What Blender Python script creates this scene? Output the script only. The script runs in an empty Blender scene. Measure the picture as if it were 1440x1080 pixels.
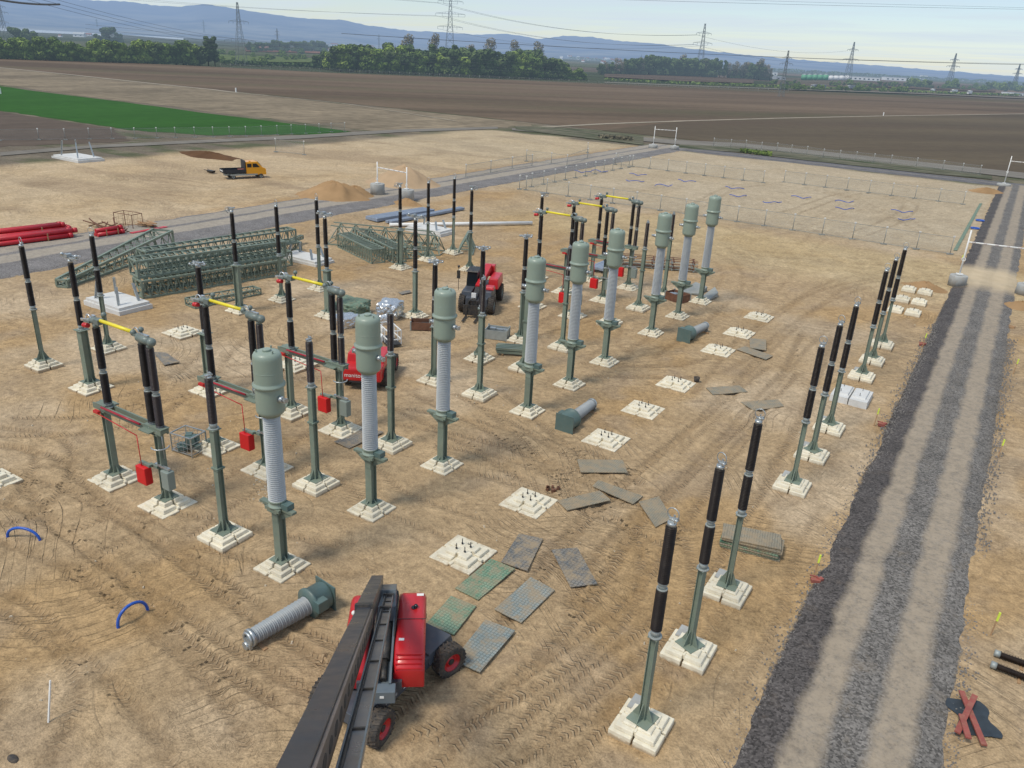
import bpy, bmesh, math, random
import numpy as np
from mathutils import Vector, Matrix
R = math.radians; PI = math.pi
rnd = random.Random(7)
S = bpy.context.scene
COL = S.collection

# ------------------------------------------------------------------ camera
FOC, PITCH, ROLL, TH, CAMZ = 1114.07582, 0.395476389, 0.0550230157, R(31.1), 18.45
def _camaxes():
    cp, sp = math.cos(PITCH), math.sin(PITCH)
    f = Vector((0, cp, -sp)); u = Vector((0, sp, cp)); r = Vector((1, 0, 0))
    c, s = math.cos(ROLL), math.sin(ROLL)
    r2 = c*r + s*u; u2 = -s*r + c*u
    M = Matrix.Rotation(TH, 3, 'Z')
    return M @ r2, M @ u2, M @ f
CR, CU, CF = _camaxes()
cam = bpy.data.cameras.new("camera"); camo = bpy.data.objects.new("camera", cam); COL.objects.link(camo)
mw = Matrix((CR, CU, -CF)).transposed().to_4x4(); mw.translation = Vector((0, 0, CAMZ))
camo.matrix_world = mw
cam.sensor_width = 36; cam.sensor_fit = 'HORIZONTAL'; cam.lens = FOC/1440*36
cam.clip_start = 0.3; cam.clip_end = 60000
S.camera = camo
def ray(u, v): return CR*((u-720)/FOC) + CU*((540-v)/FOC) + CF
def px(u, v, z=0.0):
    if z < 1: v = max(v, 34.4+.0551*u+4.0)     # nothing on the ground above the horizon
    d = ray(u, v); t = (z-CAMZ)/d.z
    return Vector((d.x*t, d.y*t, z))
def pxd(u, v, d): return ray(u, v)*d + Vector((0, 0, CAMZ))
def pz(u, v, P):   # height at the plan position P whose image row is v
    k = (540-v)/FOC; x, y = P[0], P[1]
    return CAMZ + (k*(x*CF.x+y*CF.y)-(x*CU.x+y*CU.y))/(CU.z-k*CF.z)
def W(a, b, z=0.0): return Vector((-b, a, z))

# ------------------------------------------------------------------ materials
def new_mat(name):
    m = bpy.data.materials.new(name); m.use_nodes = True
    nt = m.node_tree; nt.nodes.clear()
    return m, nt
class N:
    def __init__(s, nt): s.nt = nt
    def n(s, t, **k):
        o = s.nt.nodes.new(t)
        for a, v in k.items():
            if a.startswith('i_'):
                o.inputs[a[2:].replace('_', ' ')].default_value = v
            else: setattr(o, a, v)
        return o
    def l(s, a, b): s.nt.links.new(a, b)
    def math(s, op, a, b=None, c=None, clamp=False):
        o = s.nt.nodes.new('ShaderNodeMath'); o.operation = op; o.use_clamp = clamp
        for i, x in enumerate((a, b, c)):
            if x is None: continue
            if isinstance(x, (int, float)): o.inputs[i].default_value = x
            else: s.l(x, o.inputs[i])
        return o.outputs[0]
    def mix(s, f, a, b, t='MIX'):
        o = s.nt.nodes.new('ShaderNodeMix'); o.data_type = 'RGBA'; o.blend_type = t; o.clamp_factor = True
        for i, x in ((0, f), (6, a), (7, b)):
            if isinstance(x, (int, float)): o.inputs[i].default_value = x
            elif isinstance(x, tuple): o.inputs[i].default_value = (*x, 1) if len(x) == 3 else x
            else: s.l(x, o.inputs[i])
        return o.outputs[2]
    def noise(s, vec, scale, detail=4, rough=.55, dist=0.0):
        o = s.n('ShaderNodeTexNoise'); o.inputs['Scale'].default_value = scale
        o.inputs['Detail'].default_value = detail; o.inputs['Roughness'].default_value = rough
        o.inputs['Distortion'].default_value = dist
        if vec is not None: s.l(vec, o.inputs['Vector'])
        return o.outputs['Fac']
    def ramp(s, f, stops):
        o = s.n('ShaderNodeValToRGB'); e = o.color_ramp.elements
        while len(e) < len(stops): e.new(.5)
        for i, (p, c) in enumerate(stops):
            e[i].position = p
            e[i].color = (c, c, c, 1) if isinstance(c, (int, float)) else (*c, 1)
        s.l(f, o.inputs[0]); return o.outputs[0]
    def mapr(s, f, a, b, c=0.0, d=1.0):
        o = s.n('ShaderNodeMapRange'); s.l(f, o.inputs[0])
        for i, x in enumerate((a, b, c, d)): o.inputs[i+1].default_value = x
        return o.outputs[0]
    def scaled(s, vec, sc, rot=0.0):
        o = s.n('ShaderNodeMapping'); s.l(vec, o.inputs[0]); o.inputs['Scale'].default_value = sc
        o.inputs['Rotation'].default_value = (0, 0, rot); return o.outputs[0]

def haze_out(q, shader, D=7500.0, hc=(.27, .38, .54)):  # distance haze painted on: bluish emission mixed into the surface
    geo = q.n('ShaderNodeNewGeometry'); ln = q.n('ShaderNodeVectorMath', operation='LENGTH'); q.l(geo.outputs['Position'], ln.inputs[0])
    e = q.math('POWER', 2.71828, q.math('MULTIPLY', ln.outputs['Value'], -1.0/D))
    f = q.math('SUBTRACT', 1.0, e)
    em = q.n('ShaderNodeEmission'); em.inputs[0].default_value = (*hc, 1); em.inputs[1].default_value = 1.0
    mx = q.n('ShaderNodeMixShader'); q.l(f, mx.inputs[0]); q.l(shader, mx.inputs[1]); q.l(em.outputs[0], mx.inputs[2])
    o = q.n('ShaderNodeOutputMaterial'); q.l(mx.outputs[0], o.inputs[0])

def paint(name, col, rough=.5, metal=0.0, var=.12, vscale=1.5, dust=.0, rndv=.0, bump=0.0, bscale=20, haze=False, coat=0.0, dustcol=(.34, .25, .155), spec=.5, zdust=0):
    m, nt = new_mat(name); q = N(nt)
    tc = q.n('ShaderNodeTexCoord'); oi = q.n('ShaderNodeObjectInfo')
    add = q.n('ShaderNodeVectorMath', operation='ADD'); q.l(tc.outputs['Object'], add.inputs[0])
    sc = q.n('ShaderNodeVectorMath', operation='SCALE'); q.l(oi.outputs['Location'], sc.inputs[0]); sc.inputs['Scale'].default_value = .37
    q.l(sc.outputs[0], add.inputs[1]); v = add.outputs[0]
    n1 = q.noise(v, vscale, 5, .6)
    c = q.mix(q.mapr(n1, .3, .7), tuple(x*(1-var) for x in col), tuple(min(1, x*(1+var)) for x in col))
    if rndv:
        c2 = q.mix(oi.outputs['Random'], tuple([1-rndv]*3), tuple([1+rndv*.5]*3)); c = q.mix(1.0, c, c2, 'MULTIPLY')
    if dust:
        n2 = q.noise(v, vscale*2.7, 6, .7)
        c = q.mix(q.math('MULTIPLY', q.mapr(n2, .42, .72), dust), c, dustcol)
    if zdust:
        sz = q.n('ShaderNodeSeparateXYZ'); q.l(tc.outputs['Object'], sz.inputs[0])
        zz_ = q.math('SUBTRACT', sz.outputs[2], q.math('MULTIPLY', q.noise(v, 5.0, 5, .7), zdust)); c = q.mix(q.mapr(zz_, -.06, .02, .85, 0), c, (.36, .26, .155))
    b = q.n('ShaderNodeBsdfPrincipled'); q.l(c, b.inputs['Base Color'])
    b.inputs['Metallic'].default_value = metal; b.inputs['Specular IOR Level'].default_value = spec
    if coat: b.inputs['Coat Weight'].default_value = coat; b.inputs['Coat Roughness'].default_value = .15
    q.l(q.mapr(q.noise(v, vscale*3, 3), .3, .7, max(.05, rough-.08), min(1, rough+.1)), b.inputs['Roughness'])
    if bump:
        bp = q.n('ShaderNodeBump'); bp.inputs['Strength'].default_value = bump; bp.inputs['Distance'].default_value = .02
        q.l(q.noise(v, bscale, 5, .65), bp.inputs['Height']); q.l(bp.outputs[0], b.inputs['Normal'])
    if haze: haze_out(q, b.outputs[0])
    else:
        o = q.n('ShaderNodeOutputMaterial'); q.l(b.outputs[0], o.inputs[0])
    return m

M = {}
M['steel'] = paint('green_grey_steel', (.175, .225, .182), .55, .0, .12, 1.2, dust=.18, rndv=.12)
M['tank'] = paint('tank_paint', (.25, .31, .255), .42, 0, .05, .8, dust=.06, coat=.1)
M['tankdark'] = paint('tank_paint_dark', (.085, .14, .135), .45, 0, .1, .8, dust=.12)
M['black'] = paint('black_porcelain', (.017, .011, .009), .5, 0, .25, 2, dust=.05, spec=.3)
M['brown'] = paint('brown_porcelain', (.03, .016, .013), .35, 0, .2, 2, dust=.05)
M['greyins'] = paint('grey_silicone', (.50, .52, .525), .7, 0, .06, .6, dust=.12, dustcol=(.3, .28, .25), spec=.2)
M['greygap_shade'] = paint('grey_silicone_groove_shade', (.27, .285, .29), .8, 0, .06, .6)  # darker copy of the silicone, shade between the ribs put into colour
M['joint'] = paint('cast_joint', (.33, .36, .35), .5, .3, .12, 4)
M['zinc'] = paint('galvanised', (.46, .49, .50), .38, .75, .15, 6)
M['bright'] = paint('aluminium', (.68, .70, .72), .28, .8, .1, 6)
M['yellow'] = paint('yellow_tube', (.80, .66, .03), .35, 0, .06, 1)
M['red'] = paint('red_paint', (.52, .012, .018), .35, 0, .08, 1.2, dust=.04, coat=.2)
M['redbox'] = paint('red_box', (.62, .012, .015), .45, 0, .06, 1.5)
M['redtube'] = paint('red_tube', (.36, .014, .03), .35, 0, .2, 1.5)
M['greybox'] = paint('grey_box', (.22, .26, .235), .5, 0, .06, 1)
M['concrete'] = paint('cream_concrete', (.72, .665, .53), .85, 0, .12, 1.8, dust=.35, rndv=.12, bump=.3, bscale=25, dustcol=(.48, .38, .24), zdust=.22)
M['white_concrete'] = paint('pale_concrete', (.60, .60, .585), .8, 0, .08, 1.2, dust=.2, bump=.2)
M['grey_concrete'] = paint('grey_concrete', (.36, .37, .36), .85, 0, .15, 1.5, dust=.35, bump=.4)
M['white'] = paint('white_paint', (.76, .76, .74), .5, 0, .06, 1, dust=.08)
M['boomdark'] = paint('boom_dark', (.035, .04, .052), .33, .0, .15, .6, dust=.25, dustcol=(.11, .09, .08))
M['boomgrey'] = paint('boom_grey', (.17, .175, .185), .35, .3, .25, .5, dust=.45, dustcol=(.15, .11, .09))
M['boomside'] = paint('boom_side', (.17, .14, .125), .5, .2, .2, .7, dust=.4, dustcol=(.14, .085, .06))
M['chassis'] = paint('chassis_grey', (.055, .066, .085), .45, 0, .12, 1, dust=.12)
M['slate'] = paint('slate_paint', (.11, .14, .165), .4, 0, .1, 1, dust=.1)
M['rubber'] = paint('rubber', (.04, .038, .037), .85, 0, .2, 3, dust=.6, dustcol=(.16, .115, .075))
M['darkmetal'] = paint('dark_metal', (.025, .027, .03), .5, .2, .2, 3, dust=.2)
M['glass'] = paint('dark_glass', (.012, .018, .024), .08, 0, .1, 1)
M['blue'] = paint('blue_hose', (.01, .09, .45), .35, 0, .1, 3, dust=.1)
M['planks'] = paint('blue_planks', (.24, .29, .37), .5, 0, .12, .6, dust=.12)
M['wood'] = paint('wood', (.38, .23, .12), .8, 0, .25, 3, dust=.2)
M['orange'] = paint('truck_orange', (.75, .33, .012), .35, 0, .05, 1, coat=.3)
M['bedside'] = paint('dark_bed', (.02, .024, .032), .5, 0, .2, 1)
M['rust'] = paint('rust', (.16, .075, .045), .8, 0, .3, 3)
M['foil'] = paint('foil', (.62, .64, .66), .28, .85, .2, 9, bump=.8, bscale=14)
M['fenceyellow'] = paint('marker_yellow', (.62, .75, .08), .5, 0, .08, 2)
M['net'] = paint('green_net', (.12, .2, .15), .8, 0, .3, 2, dust=.5)
M['salmon'] = paint('red_timber', (.30, .075, .06), .7, 0, .2, 2, dust=.35)
M['tarp'] = paint('dark_tarp', (.03, .04, .05), .6, 0, .3, 2, bump=.6, bscale=6)
M['greysheet'] = paint('grey_sheet', (.27, .29, .28), .6, 0, .15, 1, dust=.3)

def mat_mat(name, c1, c2, scale, mud):
    m, nt = new_mat(name); q = N(nt)
    tc = q.n('ShaderNodeTexCoord'); v = tc.outputs['Object']
    oi = q.n('ShaderNodeObjectInfo')
    add = q.n('ShaderNodeVectorMath', operation='ADD'); q.l(v, add.inputs[0]); q.l(oi.outputs['Location'], add.inputs[1]); vv = add.outputs[0]
    vo = q.n('ShaderNodeTexVoronoi', feature='DISTANCE_TO_EDGE'); q.l(v, vo.inputs['Vector']); vo.inputs['Scale'].default_value = scale; vo.inputs['Randomness'].default_value = .25
    e = q.mapr(vo.outputs['Distance'], .05, .14)
    c = q.mix(q.mapr(q.noise(vv, 1.3, 5), .35, .65), c1, c2)
    c = q.mix(q.math('MULTIPLY', q.math('SUBTRACT', 1, e), .75), c, tuple(x*.4 for x in c1))
    c = q.mix(q.math('MULTIPLY', q.mapr(q.noise(vv, 2.2, 7, .75), .42, .6), mud), c, (.33, .25, .155))
    b = q.n('ShaderNodeBsdfPrincipled'); q.l(c, b.inputs['Base Color']); b.inputs['Roughness'].default_value = .6
    bp = q.n('ShaderNodeBump'); bp.inputs['Strength'].default_value = .5; bp.inputs['Distance'].default_value = .02; q.l(e, bp.inputs['Height']); q.l(bp.outputs[0], b.inputs['Normal'])
    o = q.n('ShaderNodeOutputMaterial'); q.l(b.outputs[0], o.inputs[0]); return m
M['mat_dark'] = mat_mat('mat_dark', (.13, .135, .135), (.24, .225, .20), 7, .85)
M['mat_green'] = mat_mat('mat_green', (.10, .24, .15), (.24, .33, .23), 8, .8)
M['mat_blue'] = mat_mat('mat_blue', (.19, .245, .25), (.30, .325, .30), 8, .8)
M['mat_mud'] = mat_mat('mat_mud', (.24, .22, .165), (.32, .285, .21), 10, .9)

# ------------------------------------------------------------------ mesh builder
class MB:
    def __init__(s): s.v = []; s.f = []; s.sm = []
    def quad(s, *p, sm=False):
        i = len(s.v); s.v += [tuple(x) for x in p]; s.f.append(tuple(range(i, i+len(p)))); s.sm.append(sm)
    def prism(s, bot, top, sm=False):
        n = len(bot); i = len(s.v); s.v += [tuple(x) for x in bot] + [tuple(x) for x in top]
        s.f.append(tuple(i+k for k in reversed(range(n)))); s.f.append(tuple(i+n+k for k in range(n)))
        for k in range(n): s.f.append((i+k, i+(k+1) % n, i+n+(k+1) % n, i+n+k))
        s.sm += [False, False] + [sm]*n
    def box(s, c, d, rz=0.0, top=1.0, Mx=None, topy=None):
        x, y, z = d[0]/2, d[1]/2, d[2]/2; ty = top if topy is None else topy
        P = [Vector((sx*x, sy*y, -z)) for sx, sy in ((-1, -1), (1, -1), (1, 1), (-1, 1))] + [Vector((sx*x*top, sy*y*ty, z)) for sx, sy in ((-1, -1), (1, -1), (1, 1), (-1, 1))]
        if Mx is None: Mx = Matrix.Rotation(rz, 3, 'Z')
        P = [Mx @ p + Vector(c) for p in P]; s.prism(P[:4], P[4:])
    def bar(s, a, b, w, h=None, up=(0, 0, 1)):
        a, b = Vector(a), Vector(b); h = h or w; d = (b-a).normalized(); u = Vector(up)
        if abs(d.dot(u)) > .98: u = Vector((0, 1, 0))
        r = d.cross(u).normalized(); u = r.cross(d).normalized(); r = r*w/2; u = u*h/2
        s.prism([a-r-u, a-r+u, a+r+u, a+r-u], [b-r-u, b-r+u, b+r+u, b+r-u])
    def cyl(s, a, b, r0, r1=None, n=12, sm=True, caps=True):
        a, b = Vector(a), Vector(b); r1 = r0 if r1 is None else r1; d = (b-a).normalized()
        u = Vector((0, 0, 1)) if abs(d.z) < .9 else Vector((1, 0, 0)); x = d.cross(u).normalized(); y = d.cross(x)
        i = len(s.v)
        for p, r in ((a, r0), (b, r1)):
            for k in range(n):
                t = 2*PI*k/n; s.v.append(tuple(p + x*(r*math.cos(t)) + y*(r*math.sin(t))))
        for k in range(n): s.f.append((i+k, i+(k+1) % n, i+n+(k+1) % n, i+n+k)); s.sm.append(sm)
        if caps:
            s.f.append(tuple(i+k for k in reversed(range(n)))); s.f.append(tuple(i+n+k for k in range(n))); s.sm += [False, False]
    def lathe(s, prof, n=16, o=(0, 0, 0), Mx=None, sm=True, cap0=True):
        i = len(s.v); o = Vector(o); Mx = Mx or Matrix.Identity(3)
        for r, z in prof:
            for k in range(n):
                t = 2*PI*k/n; s.v.append(tuple(Mx @ Vector((r*math.cos(t), r*math.sin(t), z)) + o))
        for j in range(len(prof)-1):
            for k in range(n):
                s.f.append((i+j*n+k, i+j*n+(k+1) % n, i+(j+1)*n+(k+1) % n, i+(j+1)*n+k)); s.sm.append(sm)
        if cap0: s.f.append(tuple(i+k for k in reversed(range(n)))); s.sm.append(False)
        s.f.append(tuple(i+(len(prof)-1)*n+k for k in range(n))); s.sm.append(False)
    def tube(s, pts, r, n=8, closed=False):
        pts = [Vector(p) for p in pts]; i = len(s.v); m = len(pts); px_ = None
        for j, p in enumerate(pts):
            if closed: d = (pts[(j+1) % m]-pts[j-1]).normalized()
            else: d = (pts[min(j+1, m-1)]-pts[max(j-1, 0)]).normalized()
            if px_ is None:
                u = Vector((0, 0, 1)) if abs(d.z) < .9 else Vector((1, 0, 0)); x = d.cross(u).normalized()
            else: x = (px_ - d*px_.dot(d)).normalized()
            px_ = x; y = d.cross(x)
            for k in range(n):
                t = 2*PI*k/n; s.v.append(tuple(p + x*(r*math.cos(t)) + y*(r*math.sin(t))))
        for j in range(m if closed else m-1):
            a0 = i+j*n; b0 = i+((j+1) % m)*n
            for k in range(n): s.f.append((a0+k, a0+(k+1) % n, b0+(k+1) % n, b0+k)); s.sm.append(True)
    def ring(s, c, R_, r, axis='y', n=20, m=6, a0=0, a1=2*PI):
        full = abs(a1-a0) > 6.2; k = n if full else n+1
        pts = []
        for j in range(k):
            t = a0+(a1-a0)*j/n; x, y = R_*math.cos(t), R_*math.sin(t)
            pts.append(Vector(c) + (Vector((x, 0, y)) if axis == 'y' else Vector((0, x, y)) if axis == 'x' else Vector((x, y, 0))))
        s.tube(pts, r, m, closed=full)
    def sphere(s, c, r, n=12, m=8, sc=(1, 1, 1)):
        prof = [(max(.001, math.sin(PI*j/m))*r, -math.cos(PI*j/m)*r) for j in range(m+1)]
        s.lathe(prof, n, c, Matrix.Diagonal(sc))
    def mesh(s, name):
        me = bpy.data.meshes.new(name); me.from_pydata(s.v, [], s.f); me.polygons.foreach_set('use_smooth', s.sm)
        me.validate(); me.update(); return me
def obj(name, mb, mat, parent=None, label=None, bevel=0):
    me = mb if isinstance(mb, bpy.types.Mesh) else mb.mesh(name)
    if mat is not None and not me.materials: me.materials.append(M[mat] if isinstance(mat, str) else mat)
    o = bpy.data.objects.new(name, me); COL.objects.link(o)
    if parent: o.parent = parent
    if label: o['label'] = label
    if bevel:
        mo = o.modifiers.new('bevel', 'BEVEL'); mo.width = bevel; mo.segments = 2; mo.limit_method = 'ANGLE'; mo.angle_limit = R(40)
    return o
def tag(o, label, cat, group=None):
    o['label'] = label; o['category'] = cat
    if group: o['group'] = group
    return o
def thing(name, label, cat, loc=(0, 0, 0), rz=0.0, group=None):
    o = bpy.data.objects.new(name, None); o.empty_display_size = .2; COL.objects.link(o)
    o.location = loc; o.rotation_euler = (0, 0, rz); return tag(o, label, cat, group)
def struct(o): o['kind'] = 'structure'; return o
def stuff(o): o['kind'] = 'stuff'; return o
def dup(root, loc, rz=0.0, label=None, group=None, scale=None):
    r = root.copy(); COL.objects.link(r); r.location = loc; r.rotation_euler = (0, 0, rz)
    if scale: r.scale = scale
    if label: r['label'] = label
    if group: r['group'] = group
    for ch in list(root.children):
        c = ch.copy(); COL.objects.link(c); c.parent = r
        for g in list(ch.children):
            d = g.copy(); COL.objects.link(d); d.parent = c
    return r
ORD = ['nearest', 'second', 'third', 'fourth', 'fifth', 'sixth', 'seventh', 'eighth', 'ninth', 'tenth', 'eleventh', 'twelfth']

# ------------------------------------------------------------------ value noise (numpy)
_rs = np.random.RandomState(3); _T = _rs.rand(256, 256)
def vn(x, y):
    xi = np.floor(x).astype(int); yi = np.floor(y).astype(int); fx = x-xi; fy = y-yi
    fx = fx*fx*(3-2*fx); fy = fy*fy*(3-2*fy)
    a = _T[xi % 256, yi % 256]; b = _T[(xi+1) % 256, yi % 256]; c = _T[xi % 256, (yi+1) % 256]; d = _T[(xi+1) % 256, (yi+1) % 256]
    return (a*(1-fx)+b*fx)*(1-fy)+(c*(1-fx)+d*fx)*fy
def fbm(x, y, o=4):
    s = 0; a = .5; t = 0
    for k in range(o): s = s+a*vn(x+17.3*k, y+9.1*k); t += a; x = x*2.03; y = y*2.03; a *= .5
    return s/t
# - ground
def axis_grid(lo, f0, f1, hi, st, g=1.06, mx=2.2):
    mid = list(np.arange(f0, f1, st)); up = []; x = f1; s = st
    while x < hi: up.append(x); s = min(s*g, mx); x += s
    up.append(hi); dn = []; x = f0; s = st
    while x > lo: s = min(s*g, mx); x -= s; dn.append(max(x, lo))
    return np.array(sorted(set(dn)) + mid + up)
GX = axis_grid(-330, -34, 8, 60, .145, 1.03, 2.5); GY = axis_grid(-12, 10, 46, 240, .135, 1.02, 1.6)
XX, YY = np.meshgrid(GX, GY)
BB = -XX; AA = YY
sn = lambda x: (fbm(x*1.0, x*0+3.1, 3)-.5)
site = 1/(1+np.exp((AA-(177+6*(fbm(BB*.12, AA*.01, 3)-.5)))/.6))
lim = 122+6*(fbm(AA*.09, BB*.01, 3)-.5)+np.clip((AA-60)*-.06, -3, 5)
site = site/(1+np.exp((BB-lim)/.6))
near_h = (fbm(XX*.35, YY*.35, 5)-.5)*.16 + (fbm(XX*.06+5, YY*.06, 3)-.5)*.22 + (np.abs(fbm(XX*1.3, YY*1.3, 4)-.5))*.07
HH = near_h*site
TS = np.zeros_like(XX); TT = np.zeros_like(XX); TM = np.zeros_like(XX); RUT = np.zeros_like(XX)
def spline(P, step=.35):
    P = [P[0]]+P+[P[-1]]; out = []
    for i in range(1, len(P)-2):
        a, b, c, d = [Vector(q[:2]) for q in P[i-1:i+3]]; n = max(2, int((c-b).length/step))
        for k in range(n):
            t = k/n; out.append(.5*((2*b)+(c-a)*t+(2*a-5*b+4*c-d)*t*t+(3*b-a-3*c+d)*t**3))
    out.append(Vector(P[-2][:2])); return out
def stamp(line, w, depth, tread, soft=.0):
    global HH
    s = 0
    for p, q in zip(line[:-1], line[1:]):
        L = (q-p).length
        if L < 1e-6: continue
        d = (q-p)/L
        x0, x1 = min(p.x, q.x)-w*1.6, max(p.x, q.x)+w*1.6; y0, y1 = min(p.y, q.y)-w*1.6, max(p.y, q.y)+w*1.6
        i0, i1 = np.searchsorted(GX, (x0, x1)); j0, j1 = np.searchsorted(GY, (y0, y1))
        if i1 <= i0 or j1 <= j0: s += L; continue
        sl = (slice(j0, j1), slice(i0, i1)); X = XX[sl]-p.x; Y = YY[sl]-p.y
        al = X*d.x+Y*d.y; t = -X*d.y+Y*d.x
        ins = (al >= -.06) & (al < L+.06)
        prof = np.exp(-(t/(w*.5))**4)*ins
        berm = np.exp(-((np.abs(t)-w*.72)/(w*.18))**2)*ins
        mm = ins & (np.abs(t) < w*1.5) & ((prof > TM[sl]*.98) | (TM[sl] < .02))
        TS[sl] = np.where(mm, s+al, TS[sl]); TT[sl] = np.where(mm, t/w, TT[sl]); 
        RUT[sl] = np.maximum(RUT[sl], prof*depth/.06)
        HH[sl] = HH[sl]-np.where(prof > .02, prof, 0)*depth*.6+berm*depth*.32
        TM[sl] = np.maximum(TM[sl], prof*tread)
        s += L
def track(pts, gauge=2.0, w=.5, depth=.06, tread=.8, single=False):
    line = spline([px(*p) for p in pts], .5)
    offs = [0] if single else [-gauge/2, gauge/2]
    for o in offs:
        L2 = []
        for i, p in enumerate(line):
            d = (line[min(i+1, len(line)-1)]-line[max(i-1, 0)]).normalized()
            L2.append(p+Vector((-d.y, d.x))*(o+.05*math.sin(i*.31+o)))
        stamp(L2, w, depth, tread)
TRK = [
 ([(560, 1062), (650, 972), (760, 872), (850, 752), (905, 690), (1010, 600), (1100, 520)], 2.1, .55, .07, 1.0),
 ([(640, 1079), (740, 1000), (850, 915), (935, 845), (1000, 740), (1060, 650), (1110, 560), (1150, 470)], 2.1, .5, .06, .9),
 ([(740, 1079), (800, 1010), (900, 930), (960, 880)], 1.9, .45, .05, 1.0),
 ([(585, 1079), (690, 1040), (800, 985), (905, 905), (940, 800), (905, 735), (800, 690), (640, 600), (560, 560)], 2.0, .5, .05, .9),
 ([(760, 860), (800, 790), (845, 735), (950, 650), (1040, 560), (1080, 520)], 1.8, .45, .06, .6),
 ([(560, 585), (640, 600), (740, 625), (830, 655), (880, 690)], 2.0, .5, .04, 1.0),
 ([(600, 640), (700, 660), (790, 690), (860, 700)], 2.0, .5, .03, .9),
 ([(690, 560), (760, 620), (830, 680), (900, 730), (960, 760)], 2.0, .5, .04, .9),
 ([(620, 560), (700, 600), (790, 660), (850, 720)], 1.8, .5, .04, .8),
 ([(-60, 640), (40, 655), (110, 720), (210, 800), (330, 900), (430, 965)], 2.0, .5, .08, .7),
 ([(-40, 700), (50, 700), (130, 745), (260, 820), (340, 880), (480, 950)], 2.0, .45, .07, .5),
 ([(-50, 780), (60, 820), (170, 905), (260, 1000), (300, 1079)], 2.0, .5, .07, .4),
 ([(10, 1079), (60, 980), (30, 930), (-40, 880)], 2.0, .5, .06, .5),
 ([(-30, 610), (60, 625), (75, 665), (30, 720), (-30, 730)], 1.6, .45, .08, .5),
 ([(0, 600), (120, 600), (210, 575), (280, 520), (330, 470), (420, 420)], 2.0, .45, .05, .7),
 ([(100, 770), (200, 740), (330, 760), (470, 790), (520, 780)], 1.9, .45, .05, .5),
 ([(480, 640), (540, 700), (640, 740), (700, 760)], 1.9, .45, .03, .5),
 ([(150, 575), (260, 545), (330, 520), (470, 520), (560, 500), (640, 490), (720, 470), (840, 440)], 2.1, .5, .04, .6),
 ([(690, 470), (760, 440), (850, 360), (950, 350), (1100, 365), (1250, 385), (1400, 390)], 2.1, .55, .06, .3),
 ([(640, 330), (800, 310), (960, 345), (1150, 362), (1300, 372), (1400, 378)], 2.2, .6, .06, .3),
 ([(900, 500), (1000, 430), (1030, 390), (1000, 360), (900, 340)], 2.0, .5, .05, .4),
 ([(820, 520), (980, 520), (1080, 470), (1180, 400), (1280, 385)], 2.0, .5, .05, .5),
 ([(1000, 560), (1060, 480), (1150, 420), (1240, 395), (1340, 392)], 2.0, .5, .06, .4),
 ([(960, 1000), (1010, 940), (1060, 850), (1090, 760), (1130, 700)], 1.9, .4, .03, .4),
 ([(430, 360), (520, 380), (640, 400), (760, 380), (860, 350)], 2.0, .5, .05, .4),
 ([(250, 350), (380, 330), (540, 330), (700, 300), (900, 320), (1060, 340)], 2.0, .5, .05, .3),
 ([(1110, 300), (1210, 270), (1280, 290), (1200, 330), (1120, 310)], 2.0, .5, .08, .3),
 ([(980, 290), (1040, 262), (1130, 262), (1250, 300), (1310, 330)], 2.0, .6, .08, .3),
 ([(740, 200), (900, 215), (760, 225), (620, 215), (520, 240)], 2.4, .8, .1, .2),
 ([(430, 205), (600, 198), (740, 192), (880, 205)], 2.4, .8, .1, .2),
 ([(20, 260), (200, 250), (330, 262), (470, 240)], 2.4, .8, .09, .2),
 ([(-20, 300), (150, 285), (330, 285), (420, 270)], 2.4, .8, .09, .2),
 ([(300, 215), (380, 240), (420, 262), (330, 275), (200, 270)], 2.2, .7, .08, .2),
]
for t in TRK: track(*t)
_rt = random.Random(11)
for k in range(26):    # older, fainter lines of tyre marks running roughly along the rows
    b0 = _rt.uniform(6, 66); a0 = _rt.uniform(10, 130); d = _rt.uniform(8, 30); an = _rt.gauss(0, .35)
    pts = []
    for j in range(5):
        pts.append(Vector((-(b0+math.sin(an)*d*j/4+_rt.gauss(0, .5)), a0+math.cos(an)*d*j/4, 0)))
    L = spline(pts, .6)
    for o in (-1, 1): stamp([p+Vector((o, 0)) for p in L], .42, .035, _rt.choice([0, .3, .6]))

for ax_ in (0, 1):   # no tread where two different tracks meet inside one cell
    dj = np.abs(np.diff(TS, axis=ax_)) > .45
    if ax_ == 0: TM[:-1][dj] = 0; TM[1:][dj] = 0
    else: TM[:, :-1][dj] = 0; TM[:, 1:][dj] = 0
S1 = np.array([.41, .297, .175]); S2 = np.array([.50, .39, .265]); S3 = np.array([.395, .26, .125]); S4 = np.array([.34, .255, .168])
def mixc(c, d, f): return c*(1-f[..., None])+d*f[..., None]
sm = lambda x, a, b: np.clip((x-a)/(b-a), 0, 1)**2*(3-2*np.clip((x-a)/(b-a), 0, 1))
C = np.ones(XX.shape+(3,))*S1
C = mixc(C, S2, sm(fbm(XX*.11, YY*.11, 5), .45, .68)*.8)
C = mixc(C, S3, sm(fbm(XX*.13+40, YY*.10+7, 5), .52, .68)*.75)
C = mixc(C, S4, sm(fbm(XX*.4+11, YY*.33+70, 5), .56, .75)*.6)
far = sm(AA, 96, 106)*sm(70-BB, 0, 6)*sm(BB, 2, 4)
C = mixc(C, np.array([.46, .39, .28]), far*.7)
C = mixc(C, np.array([.50, .39, .22]), sm(AA, 74, 84)*(1-sm(AA, 94, 99))*sm(62-BB, 0, 20)*.6)
lft = sm(BB, 77, 79)
C = mixc(C, np.array([.53, .41, .26]), lft*.6)
C = mixc(C, np.array([.35, .26, .165]), lft*sm(fbm(XX*.05+9, YY*.14, 5), .52, .66)*.7)
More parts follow.
